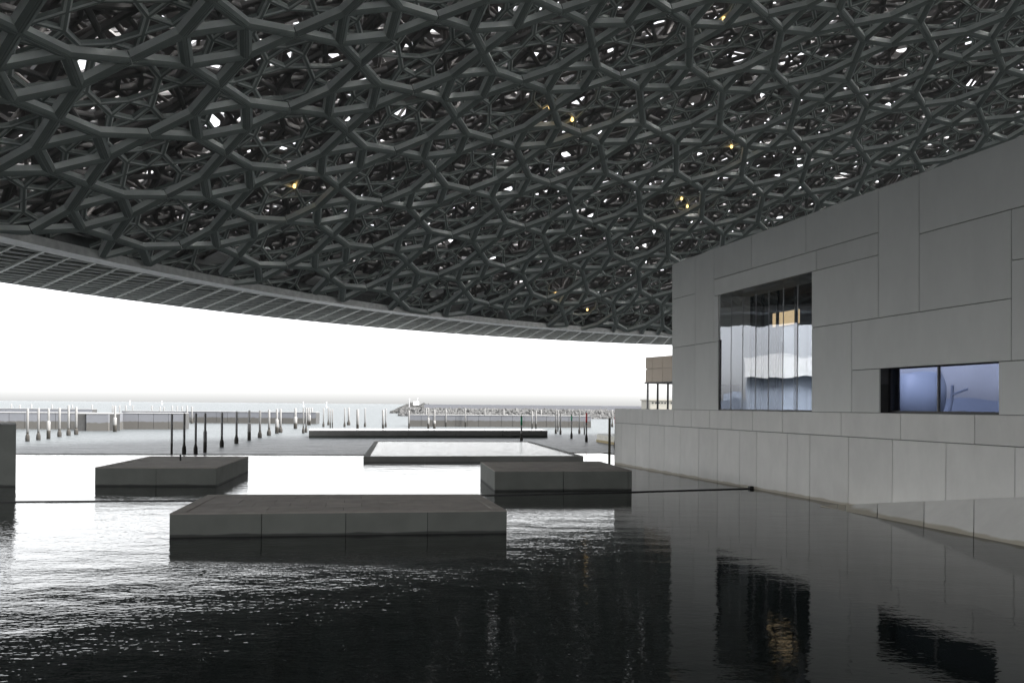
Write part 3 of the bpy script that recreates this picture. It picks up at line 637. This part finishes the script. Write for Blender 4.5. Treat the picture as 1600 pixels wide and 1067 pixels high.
row(Z5, [(1362, 92, 250, 'bulb'), (1403, 88, 235, 'bulb'), (1419, 102, 258, 'straight'), (1436, 102, 257, 'straight'), (1538, 92, 250, 'bulb'), (1572, 90, 235, 'bulb', None, 3)],
    'open water poles left of centre', 'of those just right of the middle quay', 1.9)
row(Z6, [(46, 157, 330, 'straight', None, 4.2), (108, 148, 303, 'bulb'), (258, 160, 330, 'straight', None, 3.4), (281, 150, 305, 'bulb')],
    'poles behind the dock in open water', 'of those behind the left dock half', 1.9)
row(Z6, [(474, 165, 318, 'straight', None, 2.6), (618, 148, 300, 'straight'), (636, 145, 318, 'sleeve', 228), (686, 160, 320, 'sleeve', 250, 2.6), (782, 155, 303, 'straight'), (944, 150, 303, 'straight'), (1105, 150, 303, 'straight'), (1263, 155, 303, 'straight'), (1500, 170, 318, 'straight'), (1533, 170, 318, 'straight'), (1575, 160, 300, 'straight')],
    'pale poles along the right quay', 'of those along the right quay', 2.1)
row(Z7, [(323, 205, 450, 'bulb'), (345, 205, 430, 'straight'), (371, 205, 458, 'bulb'), (568, 205, 450, 'bulb'), (620, 320, 460, 'straight'), (911, 200, 380, 'bulb')],
    'poles right of the dock', 'of those right of the dock end', 2.0)
u, vt = Z6(1411, 205); pole(u, vt, 688.3, 'green', 2.6, 'pale pole with a green painted top rising behind the raised basin', 'channel marker poles', vs=Z6(0, 288)[1])
u, vt = Z7(486, 245); pole(u, vt, Z7(0, 500)[1], 'green', 2.0, 'pale pole with a green painted top at the end of the right quay', 'channel marker poles', vs=Z7(0, 312)[1])
u, vt = Z7(641, 230); pole(u, vt, Z7(0, 535)[1], 'red', 2.4, 'pale pole with a red painted top in open water before the right quay end', 'channel marker poles', vs=Z7(0, 330)[1])
u, vt = Z7(941, 258); pole(u, vt, Z7(0, 600)[1], 'red', 2.2, 'red topped pole half hidden by the corner of the museum base wall', 'channel marker poles', vs=Z7(0, 352)[1])
pole(952, 653.5, 724, 'dark', 3.8, 'thick dark weathered pole standing in the pond beside the museum corner', None, zbase=0)

# ------------------------------------------------------------------ the dome
CX, CY, RO, RI, ZO, ZI = 47.9, 20.25, 90.0, 73.5, EYE + 8.08, EYE + 7.58
RISE = 19.0; RS = (RI * RI + RISE * RISE) / 2 / RISE; CZ = ZI + RISE - RS
dome = thing('lattice_dome', 'vast dark metal lattice dome of interlocking stars hanging over the pond', 'dome', (CX, CY, ZI))
QC = np.array([[-11.728, 31.486], [5.513, 2.489], [-1.629, 5.056], [.021, .015], [.041, .016], [-.077, -.007]])
def plan(ij):
    i, j = ij[..., 0], ij[..., 1]; A_ = np.stack([np.ones_like(i), i, j, i * i, j * j, i * j], -1); return A_ @ QC
def inv_plan(P, it=12):
    ij = np.zeros_like(P)
    for _ in range(it):
        e_ = P - plan(ij); i, j = ij[..., 0], ij[..., 1]
        Ji = QC[1] + 2 * QC[3] * i[..., None] + QC[5] * j[..., None]; Jj = QC[2] + 2 * QC[4] * j[..., None] + QC[5] * i[..., None]
        det = Ji[..., 0] * Jj[..., 1] - Ji[..., 1] * Jj[..., 0]
        ij = ij + np.stack([(e_[..., 0] * Jj[..., 1] - e_[..., 1] * Jj[..., 0]) / det, (Ji[..., 0] * e_[..., 1] - Ji[..., 1] * e_[..., 0]) / det], -1)
    return ij
def lattice(scale, rot, shift, rmax, keep=None, seam=0):
    """Star-and-octagon lattice. Edge list with, per end and side, mitre vectors. Lattice coords -> dome plan.
    returns a,b (E,2) plan ends; mL_a,mL_b,mR_a,mR_b plan mitre vectors per unit inset"""
    h = .5 / (1 + math.sqrt(3))        # half side of the small square in cell units
    sq = [(-h, -h), (h, -h), (h, h), (-h, h)]; tp = [(0, -.5), (.5, 0), (0, .5), (-.5, 0)]
    E_ = [(sq[k], sq[(k + 1) % 4]) for k in range(4)]
    for k in range(4): E_ += [(sq[k], tp[k]), (sq[(k + 1) % 4], tp[k])]
    E_ = np.array(E_)                  # 12,2,2
    # neighbours directions at each vertex kind, to find mitres
    nb = {}
    for k in range(4):
        for p, q_ in ((sq[k], sq[(k + 1) % 4]), (sq[(k + 1) % 4], sq[k]), (sq[k], tp[k]), (sq[(k + 1) % 4], tp[k])):
            nb.setdefault(tuple(np.round(p, 6)), []).append(np.subtract(q_, p))
    for k in range(4):
        t_ = np.array(tp[k]); L_ = []
        for s_ in (sq[k], sq[(k + 1) % 4]): L_.append(np.subtract(s_, t_)); L_.append(-np.subtract(s_, t_))
        nb[tuple(np.round(tp[k], 6))] = L_
    def mit(v, d):                     # left and right mitre vectors at v for outgoing direction d (cell units)
        D = nb[tuple(np.round(v, 6))]; ang = lambda w_: math.atan2(w_[1], w_[0]); a0_ = ang(d)
        df = sorted([((ang(x_) - a0_) % (2 * math.pi)) for x_ in D if np.linalg.norm(np.cross(x_, d)) > 1e-9 or np.dot(x_, d) < 0])
        l_, r_ = df[0], 2 * math.pi - df[-1]
        ml = np.array([math.cos(a0_ + l_ / 2), math.sin(a0_ + l_ / 2)]) / math.sin(l_ / 2)
        mr_ = np.array([math.cos(a0_ - r_ / 2), math.sin(a0_ - r_ / 2)]) / math.sin(r_ / 2)
        return ml, mr_
    mi = []
    for p, q_ in E_:
        la, ra = mit(p, q_ - p); rb, lb = mit(q_, p - q_); mi.append([la, lb, ra, rb])
    mi = np.array(mi)                  # 12,4,2
    co, si = math.cos(rot), math.sin(rot); Rm = np.array([[co, -si], [si, co]]) * scale
    N_ = int(26 / scale)
    gi, gj = np.meshgrid(np.arange(-N_, N_ + 1), np.arange(-N_, N_ + 1), indexing='ij'); cell = np.stack([gi.ravel(), gj.ravel()], -1).astype(float)
    cc = plan(cell @ Rm.T + shift); 
    ok = (np.abs(cell @ Rm.T).max(1) < 34); d_ = np.linalg.norm(cc - np.array([CX, CY]), axis=1); ok &= d_ < rmax + 9
    if keep is not None: ok &= keep(cc)
    cell = cell[ok]
    P_ = cell[:, None, None, :] + E_[None]                 # C,12,2,2
    Q_ = P_ @ Rm.T + shift; W = plan(Q_)
    # local metric: metres per lattice unit (mean) so insets are true widths
    eps = .02 * scale
    mm = mi[None] @ (Rm.T)                                  # in base-lattice units per cell unit
    lens = np.linalg.norm(W[:, :, 1] - W[:, :, 0], axis=-1) # real length
    cl = np.linalg.norm(E_[:, 1] - E_[:, 0], axis=-1)[None]
    perm = lens / cl                                        # metres per cell unit
    out = []
    for k, (end) in enumerate((0, 1, 0, 1)):
        base = Q_[:, :, end]; st = mm[:, :, k] * .02
        mv = (plan(base + st) - W[:, :, end]) / .02 / perm[..., None]
        out.append(mv)
    C_ = len(cell)
    a_, b_ = W[:, :, 0].reshape(-1, 2), W[:, :, 1].reshape(-1, 2); out = [x_.reshape(-1, 2) for x_ in out]
    mid = (a_ + b_) / 2; k_ = np.linalg.norm(mid - np.array([CX, CY]), axis=1) < rmax
    tipend = np.tile(np.array([0] * 4 + [1] * 8), C_)
    ktip = np.tile(np.array([9] * 4 + [0, 0, 1, 1, 2, 2, 3, 3]), C_)
    return a_[k_], b_[k_], [x_[k_] for x_ in out], ktip[k_]
RLIM = [999]
def lift(P, rad):                      # plan -> sphere at radius RS+rad, radial so layers are concentric
    dx = P - np.array([CX, CY]); q_ = np.sqrt((dx ** 2).sum(-1)); dx = dx * np.minimum(1, RLIM[0] / np.maximum(q_, 1e-6))[..., None]; r2 = (dx ** 2).sum(-1); z = np.sqrt(np.maximum(RS * RS - r2, 1)); n_ = np.concatenate([dx, z[..., None]], -1) / RS
    return np.array([CX, CY, CZ]) + n_ * (RS + rad) if np.isscalar(rad) else np.array([CX, CY, CZ]) + n_ * (RS + rad[..., None])
def beam_geo(lat, prof, rad, gap=0):
    """prof: list of (offset, height) from centre of the soffit out and up; verts (E, 2 sides, 2 ends, K, 3)"""
    a, b, (la, lb, ra, rb), kt = lat; K = len(prof); E_ = len(a); V = np.zeros((E_, 2, 2, K, 3))
    a = a.copy(); b = b.copy()
    if gap:
        m_ = (kt == 1) | (kt == 3); d = (b - a) / np.linalg.norm(b - a, axis=1)[:, None]; b[m_] -= d[m_] * gap
    for s_, (ma_, mb_) in enumerate(((la, lb), (ra, rb))):
        for e_, (p, m_) in enumerate(((a, ma_), (b, mb_))):
            for k, (o, h_) in enumerate(prof): V[:, s_, e_, k] = lift(p + m_ * o, rad + h_)
    return V
def beam_faces(K, side_close=True):
    f = []; idx = lambda s_, e_, k: (s_ * 2 + e_) * K + k
    for k in range(K - 1):
        f.append((idx(0, 0, k), idx(0, 0, k + 1), idx(0, 1, k + 1), idx(0, 1, k)))
        f.append((idx(1, 0, k), idx(1, 1, k), idx(1, 1, k + 1), idx(1, 0, k + 1)))
    f.append((idx(0, 0, K - 1), idx(1, 0, K - 1), idx(1, 1, K - 1), idx(0, 1, K - 1)))
    return np.array(f)
LOC = np.array([CX, CY, ZI])
def bulk(name, V, F4, m, parent, kind='stuff'):
    E_, n_ = V.shape[0], int(np.prod(V.shape[1:-1])); vv = (V.reshape(-1, 3) - LOC).astype(np.float32); ff = (F4[None] + (np.arange(E_) * n_)[:, None, None]).reshape(-1, 4).astype(np.int32)
    me = bpy.data.meshes.new(name); me.vertices.add(len(vv)); me.vertices.foreach_set('co', vv.ravel()); me.loops.add(ff.size); me.loops.foreach_set('vertex_index', ff.ravel())
    me.polygons.add(len(ff)); me.polygons.foreach_set('loop_start', np.arange(0, ff.size, 4, dtype=np.int32)); me.update(calc_edges=True); me.materials.append(m); me.shade_flat()
    o = bpy.data.objects.new(name, me); COL.objects.link(o); o.parent = parent
    if kind: o['kind'] = kind
    return o
def visible(P3):                        # score of how large a thing shows in the picture
    y = P3[:, 1]; u = 800 + F * P3[:, 0] / np.maximum(y, .1); v = 632.3 - F * (P3[:, 2] - EYE) / np.maximum(y, .1)
    wt = line(u, (1050, 414), (1600, 212.6))
    ok = (y > 5) & (u > -30) & (u < 1630) & (v > -30) & (v < 640) & ~((u > 1050) & (v > wt))
    return ok, y
near_sector = lambda P: (P[:, 1] > -6) & (P[:, 0] > -60)
def layer(names, scale, rot, shift, prof, rad, rmax, m, singles=0, keep=None, gap=0, face=None):
    RLIM[0] = rmax
    lat = lattice(scale, rot, np.array(shift), rmax, keep)
    V = beam_geo(lat, prof, rad, gap); F4 = beam_faces(len(prof)); sel = np.zeros(len(V), bool)
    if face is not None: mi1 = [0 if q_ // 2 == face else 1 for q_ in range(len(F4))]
    if singles:
        mid = V[:, :, :, 0].mean((1, 2)); ok, y = visible(mid); cand = np.where(ok)[0]; cand = cand[np.argsort(y[cand])][:singles]; sel[cand] = True
        for e_ in cand:
            vv = V[e_].reshape(-1, 3); c_ = vv.mean(0)
            me = bpy.data.meshes.new(names[0]); me.from_pydata((vv - c_).tolist(), [], F4.tolist()); me.update(); me.materials.append(m)
            if face: me.materials.append(M['beam_shaded']); me.polygons.foreach_set('material_index', mi1)
            o = bpy.data.objects.new(names[0], me); COL.objects.link(o); o.parent = dome; o.location = c_ - LOC
    o = bulk(names[1], V[~sel], F4, m, dome)
    if face is not None: o.data.materials.append(M['beam_shaded']); o.data.polygons.foreach_set('material_index', np.tile(mi1, int((~sel).sum())).astype(np.int32))
    return len(V)
# innermost big star lattice: grooved soffit, chamfered flanks
P1 = [(0, 0), (.03, 0), (.034, .02), (.052, .02), (.056, 0), (.085, 0), (.205, .075), (.21, .36)]
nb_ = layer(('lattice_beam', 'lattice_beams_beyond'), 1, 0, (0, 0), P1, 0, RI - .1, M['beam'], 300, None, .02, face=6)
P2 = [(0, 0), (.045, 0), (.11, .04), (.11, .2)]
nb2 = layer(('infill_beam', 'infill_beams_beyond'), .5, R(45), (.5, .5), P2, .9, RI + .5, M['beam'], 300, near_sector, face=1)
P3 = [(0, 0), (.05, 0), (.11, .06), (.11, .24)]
nb3 = layer((None, 'third_lattice_layer'), .8, R(24), (.3, .1), P3, 1.9, RI + 1.4, M['beam_occluded'], 0, near_sector)
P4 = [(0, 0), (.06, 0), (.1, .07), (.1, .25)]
nb4 = layer((None, 'fourth_lattice_layer'), .42, R(12), (.1, .3), P4, 2.9, RI + 3, M['beam_occluded'], 0, near_sector)
RLIM[0] = 999
# space frame between inner and outer layers
fv = []; ff_ = []
def tube(a, b_, r_, n_=5):
    d = (b_ - a); L_ = np.linalg.norm(d); d = d / L_; x_ = np.cross(d, [0.3, .2, 1]); x_ /= np.linalg.norm(x_); y_ = np.cross(d, x_); k0 = len(fv)
    for p in (a, b_):
        for k in range(n_): t_ = 2 * math.pi * k / n_; fv.append(p + (x_ * math.cos(t_) + y_ * math.sin(t_)) * r_)
    for k in range(n_): ff_.append((k0 + k, k0 + (k + 1) % n_, k0 + n_ + (k + 1) % n_, k0 + n_ + k))
g_ = 4.2
ns = int(RI / g_) + 1
def node(i, j, top):
    p = np.array([CX + (i + (.5 if top else 0)) * g_, CY + (j + (.5 if top else 0)) * g_]); return lift(p, 7.0 if top else 3.9) if np.hypot(p[0] - CX, p[1] - CY) < RI + 3 else None
for i in range(-ns, ns + 1):
    for j in range(-ns, ns + 1):
        a0n = node(i, j, False)
        if a0n is None or a0n[1] < -8: continue
        for di, dj, tp_ in ((1, 0, False), (0, 1, False), (0, 0, True), (-1, 0, True), (0, -1, True), (-1, -1, True)):
            q_ = node(i + di, j + dj, tp_)
            if q_ is not None: tube(a0n, q_, .11 if tp_ else .14)
        t0 = node(i, j, True)
        if t0 is not None:
            for di, dj in ((1, 0), (0, 1)):
                q_ = node(i + di, j + dj, True)
                if q_ is not None: tube(t0, q_, .14)
o = mesh_obj('space_frame_tubes', fv, ff_, M['steel'], dome, True); o['kind'] = 'stuff'
# four outer layers, wider members
PO = lambda w_, h_: [(0, 0), (w_, 0), (w_, h_)]
layer((None, 'fifth_lattice_layer'), .9, R(10), (.2, .6), PO(.24, .2), 7.8, RI + 5, M['beam_occluded'])
layer((None, 'sixth_lattice_layer'), .62, R(35), (.4, .1), PO(.17, .2), 8.6, RI + 5, M['beam_occluded'])
layer((None, 'seventh_lattice_layer'), 1.1, R(62), (.7, .2), PO(.35, .2), 9.4, RI + 5, M['beam_occluded'])
layer((None, 'eighth_lattice_layer'), .7, R(80), (.15, .35), PO(.2, .2), 10.2, RI + 5, M['beam_occluded'])

mla = bpy.data.materials.new('warm_lamp'); mla.use_nodes = True; _b = mla.node_tree.nodes['Principled BSDF']
_b.inputs['Emission Color'].default_value = (1, .62, .2, 1); _b.inputs['Emission Strength'].default_value = .5
for u, v in ((917.6, 485), (868, 460), (894, 189), (855.6, 172), (1065, 312), (1074, 324), (1131, 32), (1143, 231), (460, 293)):
    r = np.array(ray(u, v)); r /= np.linalg.norm(r); Cc = np.array([CX, CY, CZ - EYE]); bb_ = r @ Cc; t_ = bb_ + math.sqrt(bb_ ** 2 - (Cc @ Cc - (RS + .75) ** 2)); p = r * t_ + [0, 0, EYE]
    MB().lathe((p[0], p[1]), [(.04, p[2] - .05), (.09, p[2]), (.09, p[2] + .12), (.04, p[2] + .2)], 8).build('lamp', mla, dome)
# rim: soffit ring of tilted square cassettes, ribs, lip and fascia
def ring(name, prof, m, parent, n_=360, closed=True):
    vs = []; fs = []; K = len(prof)
    for k in range(n_):
        a = 2 * math.pi * k / n_
        for r_, z in prof: vs.append((CX + r_ * math.cos(a), CY + r_ * math.sin(a), z))
    for k in range(n_):
        for q_ in range(K if closed else K - 1):
            q2 = (q_ + 1) % K; k2 = (k + 1) % n_; fs.append((k * K + q_, k * K + q2, k2 * K + q2, k2 * K + q_))
    return mesh_obj(name, vs, fs, m, parent)
zs = lambda r_: ZI + (ZO - ZI) * (r_ - RI) / (RO - RI)
ring('fascia', [(RO - .25, ZO + .02), (RO, ZO), (RO + .1, ZO + .5), (RO - .2, ZO + .9)], M['fascia'], dome)
lip = []
for k in range(5): lip += [(RI + k * .25, ZI - .01), (RI + .2 + k * .25, ZI - .01), (RI + .2 + k * .25, ZI + .02), (RI + .25 + k * .25, ZI + .02)]
lip = [(RI, ZI + .45)] + lip + [(RI + 1.3, ZI + .45)]
ring('inner_lip', lip, M['rim'], dome)
ring('rim_upstand', [(RI + .5, ZI + .03), (RI + .9, ZI + 1.2), (RI + 6, ZI + 3.5), (RI + 16, ZI + 9)], M['upstand'], dome, closed=False)
ring('rim_skin', [(RO - .1, ZO + .5), (RI + 14, ZI + 4), (RI + 9, ZI + 8)], M['fascia'], dome, closed=False)
ring('soffit_backing', [(RI + .8, ZI + .16), (RO - .2, ZO + .16)], M['dark'], dome, closed=False)
# cassettes on a spiral grid
psi = R(-32); TS = 1.55; rm_ = (RI + RO) / 2; circ = 2 * math.pi * rm_; NR = int(round(circ / TS * math.cos(psi)))
da = 2 * math.pi / NR                 # angular pitch of the light ribs
nrow = 14; tiles = []; 
skew = math.tan(psi)
def sp(ia, ir):                        # rib index, radial step -> point ; rib is a straight line tilted from the radial
    r0_ = RI + 1.3; r_ = r0_ + (RO - r0_ - .25) * ir; a_ = ia * da; c0, s0_ = math.cos(a_), math.sin(a_)
    dx, dy = math.cos(a_ + psi), math.sin(a_ + psi); bq = r0_ * math.cos(psi); t_ = -bq + math.sqrt(bq * bq + r_ * r_ - r0_ * r0_)
    return np.array([CX + r0_ * c0 + t_ * dx, CY + r0_ * s0_ + t_ * dy, zs(r_)])
rows = 11
for ia in range(NR):
    for ir in range(rows):
        off = .0
        g1, g2 = .045, .014
        c_ = [sp(ia + g1, ir / rows + g2), sp(ia + 1 - g1, ir / rows + g2 + .018), sp(ia + 1 - g1, (ir + 1) / rows - g2 + .018), sp(ia + g1, (ir + 1) / rows - g2)]
        for k in (1, 2):
            rr_ = math.hypot(c_[k][0] - CX, c_[k][1] - CY)
            if rr_ > RO - .24: c_[k] = np.array([CX + (c_[k][0] - CX) * (RO - .24) / rr_, CY + (c_[k][1] - CY) * (RO - .24) / rr_, c_[k][2]])
        tiles.append(c_)
tiles = np.array(tiles)
mid = tiles.mean(1); ok, y = visible(mid); cand = np.where(ok)[0]; cand = cand[np.argsort(y[cand])][:300]; sel = np.zeros(len(tiles), bool); sel[cand] = True
def tile_geo(c_, tz):                   # shallow cassette: proud tray with sloping sides and one raised fold
    ctr = c_.mean(0); inn_ = ctr + (c_ - ctr) * .82; up = np.array([0, 0, .1]); m1 = (c_[0] + c_[1]) / 2; m2 = (c_[2] + c_[3]) / 2
    i0, i1, i2, i3 = inn_; h1, h2 = .04, -.01 + tz
    vs = [*(c_ + up * .8), i0 + [0, 0, h1], i1 + [0, 0, h2], i2 + [0, 0, h1 * .4], i3 + [0, 0, h2 + .05]]
    return np.array(vs)
TF = np.array([(0, 4, 5, 1), (1, 5, 6, 2), (2, 6, 7, 3), (3, 7, 4, 0), (4, 7, 6, 5)])
for k in cand:
    vv = tile_geo(tiles[k], RNG.uniform(-.02, .03)); c_ = vv.mean(0); me = bpy.data.meshes.new('soffit_cassette'); me.from_pydata((vv - c_).tolist(), [], TF.tolist()); me.materials.append(M['soffit'])
    o = bpy.data.objects.new('soffit_cassette', me); COL.objects.link(o); o.parent = dome; o.location = c_ - LOC
V = np.array([tile_geo(t_, RNG.uniform(-.02, .03)) for t_ in tiles[~sel]]); bulk('soffit_cassettes_beyond', V, TF, M['soffit'], dome)
rv = []
for ia in range(NR):
    wv = .03 if ia % 2 else .045
    for ir in range(rows):
        a_, b_ = sp(ia - wv, ir / rows), sp(ia + wv, ir / rows); e1_ = (ir + 1) / rows - (.01 if ir == rows - 1 else 0); c_, d_ = sp(ia + wv, e1_), sp(ia - wv, e1_)
        rv.append([a_ + [0, 0, -.03], b_ + [0, 0, -.03], c_ + [0, 0, -.03], d_ + [0, 0, -.03], a_ + [0, 0, .1], b_ + [0, 0, .1], c_ + [0, 0, .1], d_ + [0, 0, .1]])
rv = np.array(rv); RF = np.array([(3, 2, 1, 0), (0, 1, 5, 4), (1, 2, 6, 5), (2, 3, 7, 6), (3, 0, 4, 7)])
bulk('soffit_ribs', rv, RF, M['soffit_rib'], dome)
print('beams', nb_, nb2, nb3, nb4)

# ------------------------------------------------------------------ what the windows mirror: left of the picture
def mdir(u, v, off=UP):
    r = ray(u, v).normalized(); s_, z_ = wall(u, v, off); o_ = wp(s_, z_, off); r = r - 2 * r.dot(nW) * nW; return o_, r
def mpt(u, v, dist, off=UP): o_, r = mdir(u, v, off); k = dist / math.hypot(r.x, r.y); return o_ + r * k
def mirror_box(name, label, cat, u0, u1, vt, dist, depth, m, z0=SEA, off=UP, part='wall', group=None):
    a, b2 = mpt(u0, 630, dist, off), mpt(u1, 630, dist, off); zt_ = mpt((u0 + u1) / 2, vt, dist, off).z; d = (b2 - a).normalized(); n2 = Vector((-d.y, d.x, 0))
    if n2.dot(a) < 0: n2 = -n2
    t = thing(name, label, cat, ((a.x + b2.x) / 2, (a.y + b2.y) / 2, z0), group)
    MB().prism([(p.x, p.y) for p in (a, b2, b2 + n2 * depth, a + n2 * depth)], z0 - .5, zt_).build(part, m, t)
    return t, a, b2, n2, zt_
t, a, b2, n2, zt_ = mirror_box('headland', 'low blue headland mirrored in the wide window', 'headland', 1300, 1700, 624, 700, 60, M['land'])
t, a, b2, n2, zt_ = mirror_box('harbour_shed', 'long low harbour shed mirrored in the tall window', 'building', 1060, 1290, 626, 520, 40, M['land'])
for i, (u0, u1, vt) in enumerate(((1140, 1158, 615), (1160, 1170, 620), (1186, 1200, 612), (1215, 1240, 618), (1250, 1262, 602))):
    mirror_box('city_block', ['wide', 'small', 'square', 'long', 'tallest'][i] + ' blue city block mirrored in the tall window', 'building', u0, u1, vt, 600, 20, M['city'], group='distant city blocks')
# pale gallery on stilts, mirrored white
a, b2 = mpt(1173, 600, 120), mpt(1330, 600, 120); z0_, z1_ = mpt(1220, 588, 120).z, mpt(1220, 556, 120).z
d = (b2 - a).normalized(); n2 = Vector((-d.y, d.x, 0)); n2 = n2 if n2.dot(a) > 0 else -n2
t = thing('white_gallery', 'white upper gallery volume over a blue ground floor, mirrored in the tall window', 'building', (a.x, a.y, SEA))
MB().prism([(p.x, p.y) for p in (a, b2, b2 + n2 * 8, a + n2 * 8)], z0_, z1_).build('wall', M['white'], t)
MB().prism([(p.x, p.y) for p in (a + n2 * 2, b2 + n2 * 2, b2 + n2 * 7, a + n2 * 7)], SEA - .5, z0_ - .01).build('ground_floor', M['city'], t)
# big round-cornered block and crane, mirrored in the wide window
a, b2 = mpt(1392, 600, 420, D2), mpt(1476, 600, 420, D2); c_ = (a + b2) / 2; rr_ = (b2 - a).length / 2; zt_ = mpt(1430, 583, 420, D2).z
t = thing('round_building', 'large round blue glass building mirrored in the wide window', 'building', (c_.x, c_.y, SEA))
MB().lathe((c_.x, c_.y), [(rr_, SEA), (rr_, zt_ * .96), (rr_ * .85, zt_), (rr_ * .3, zt_ * 1.03)], 28).build('wall', M['city'], t, True)
c_ = mpt(1487, 600, 420, D2); zt_ = mpt(1487, 600, 420, D2).z; zj = mpt(1487, 618, 420, D2).z
t = thing('harbour_crane', 'harbour crane with slanting jib mirrored in the wide window', 'crane', (c_.x, c_.y, SEA))
MB().box((c_.x, c_.y, (zt_ + SEA) / 2), (1.4, 1.4, zt_ - SEA)).build('tower', M['land'], t)
e_ = mpt(1518, 609, 420, D2); dj = (e_ - Vector((c_.x, c_.y, zj)))
fv = []; ff_ = []; tube(np.array([c_.x, c_.y, zj]), np.array(e_), .8); mesh_obj('jib', fv, ff_, M['land'], t)
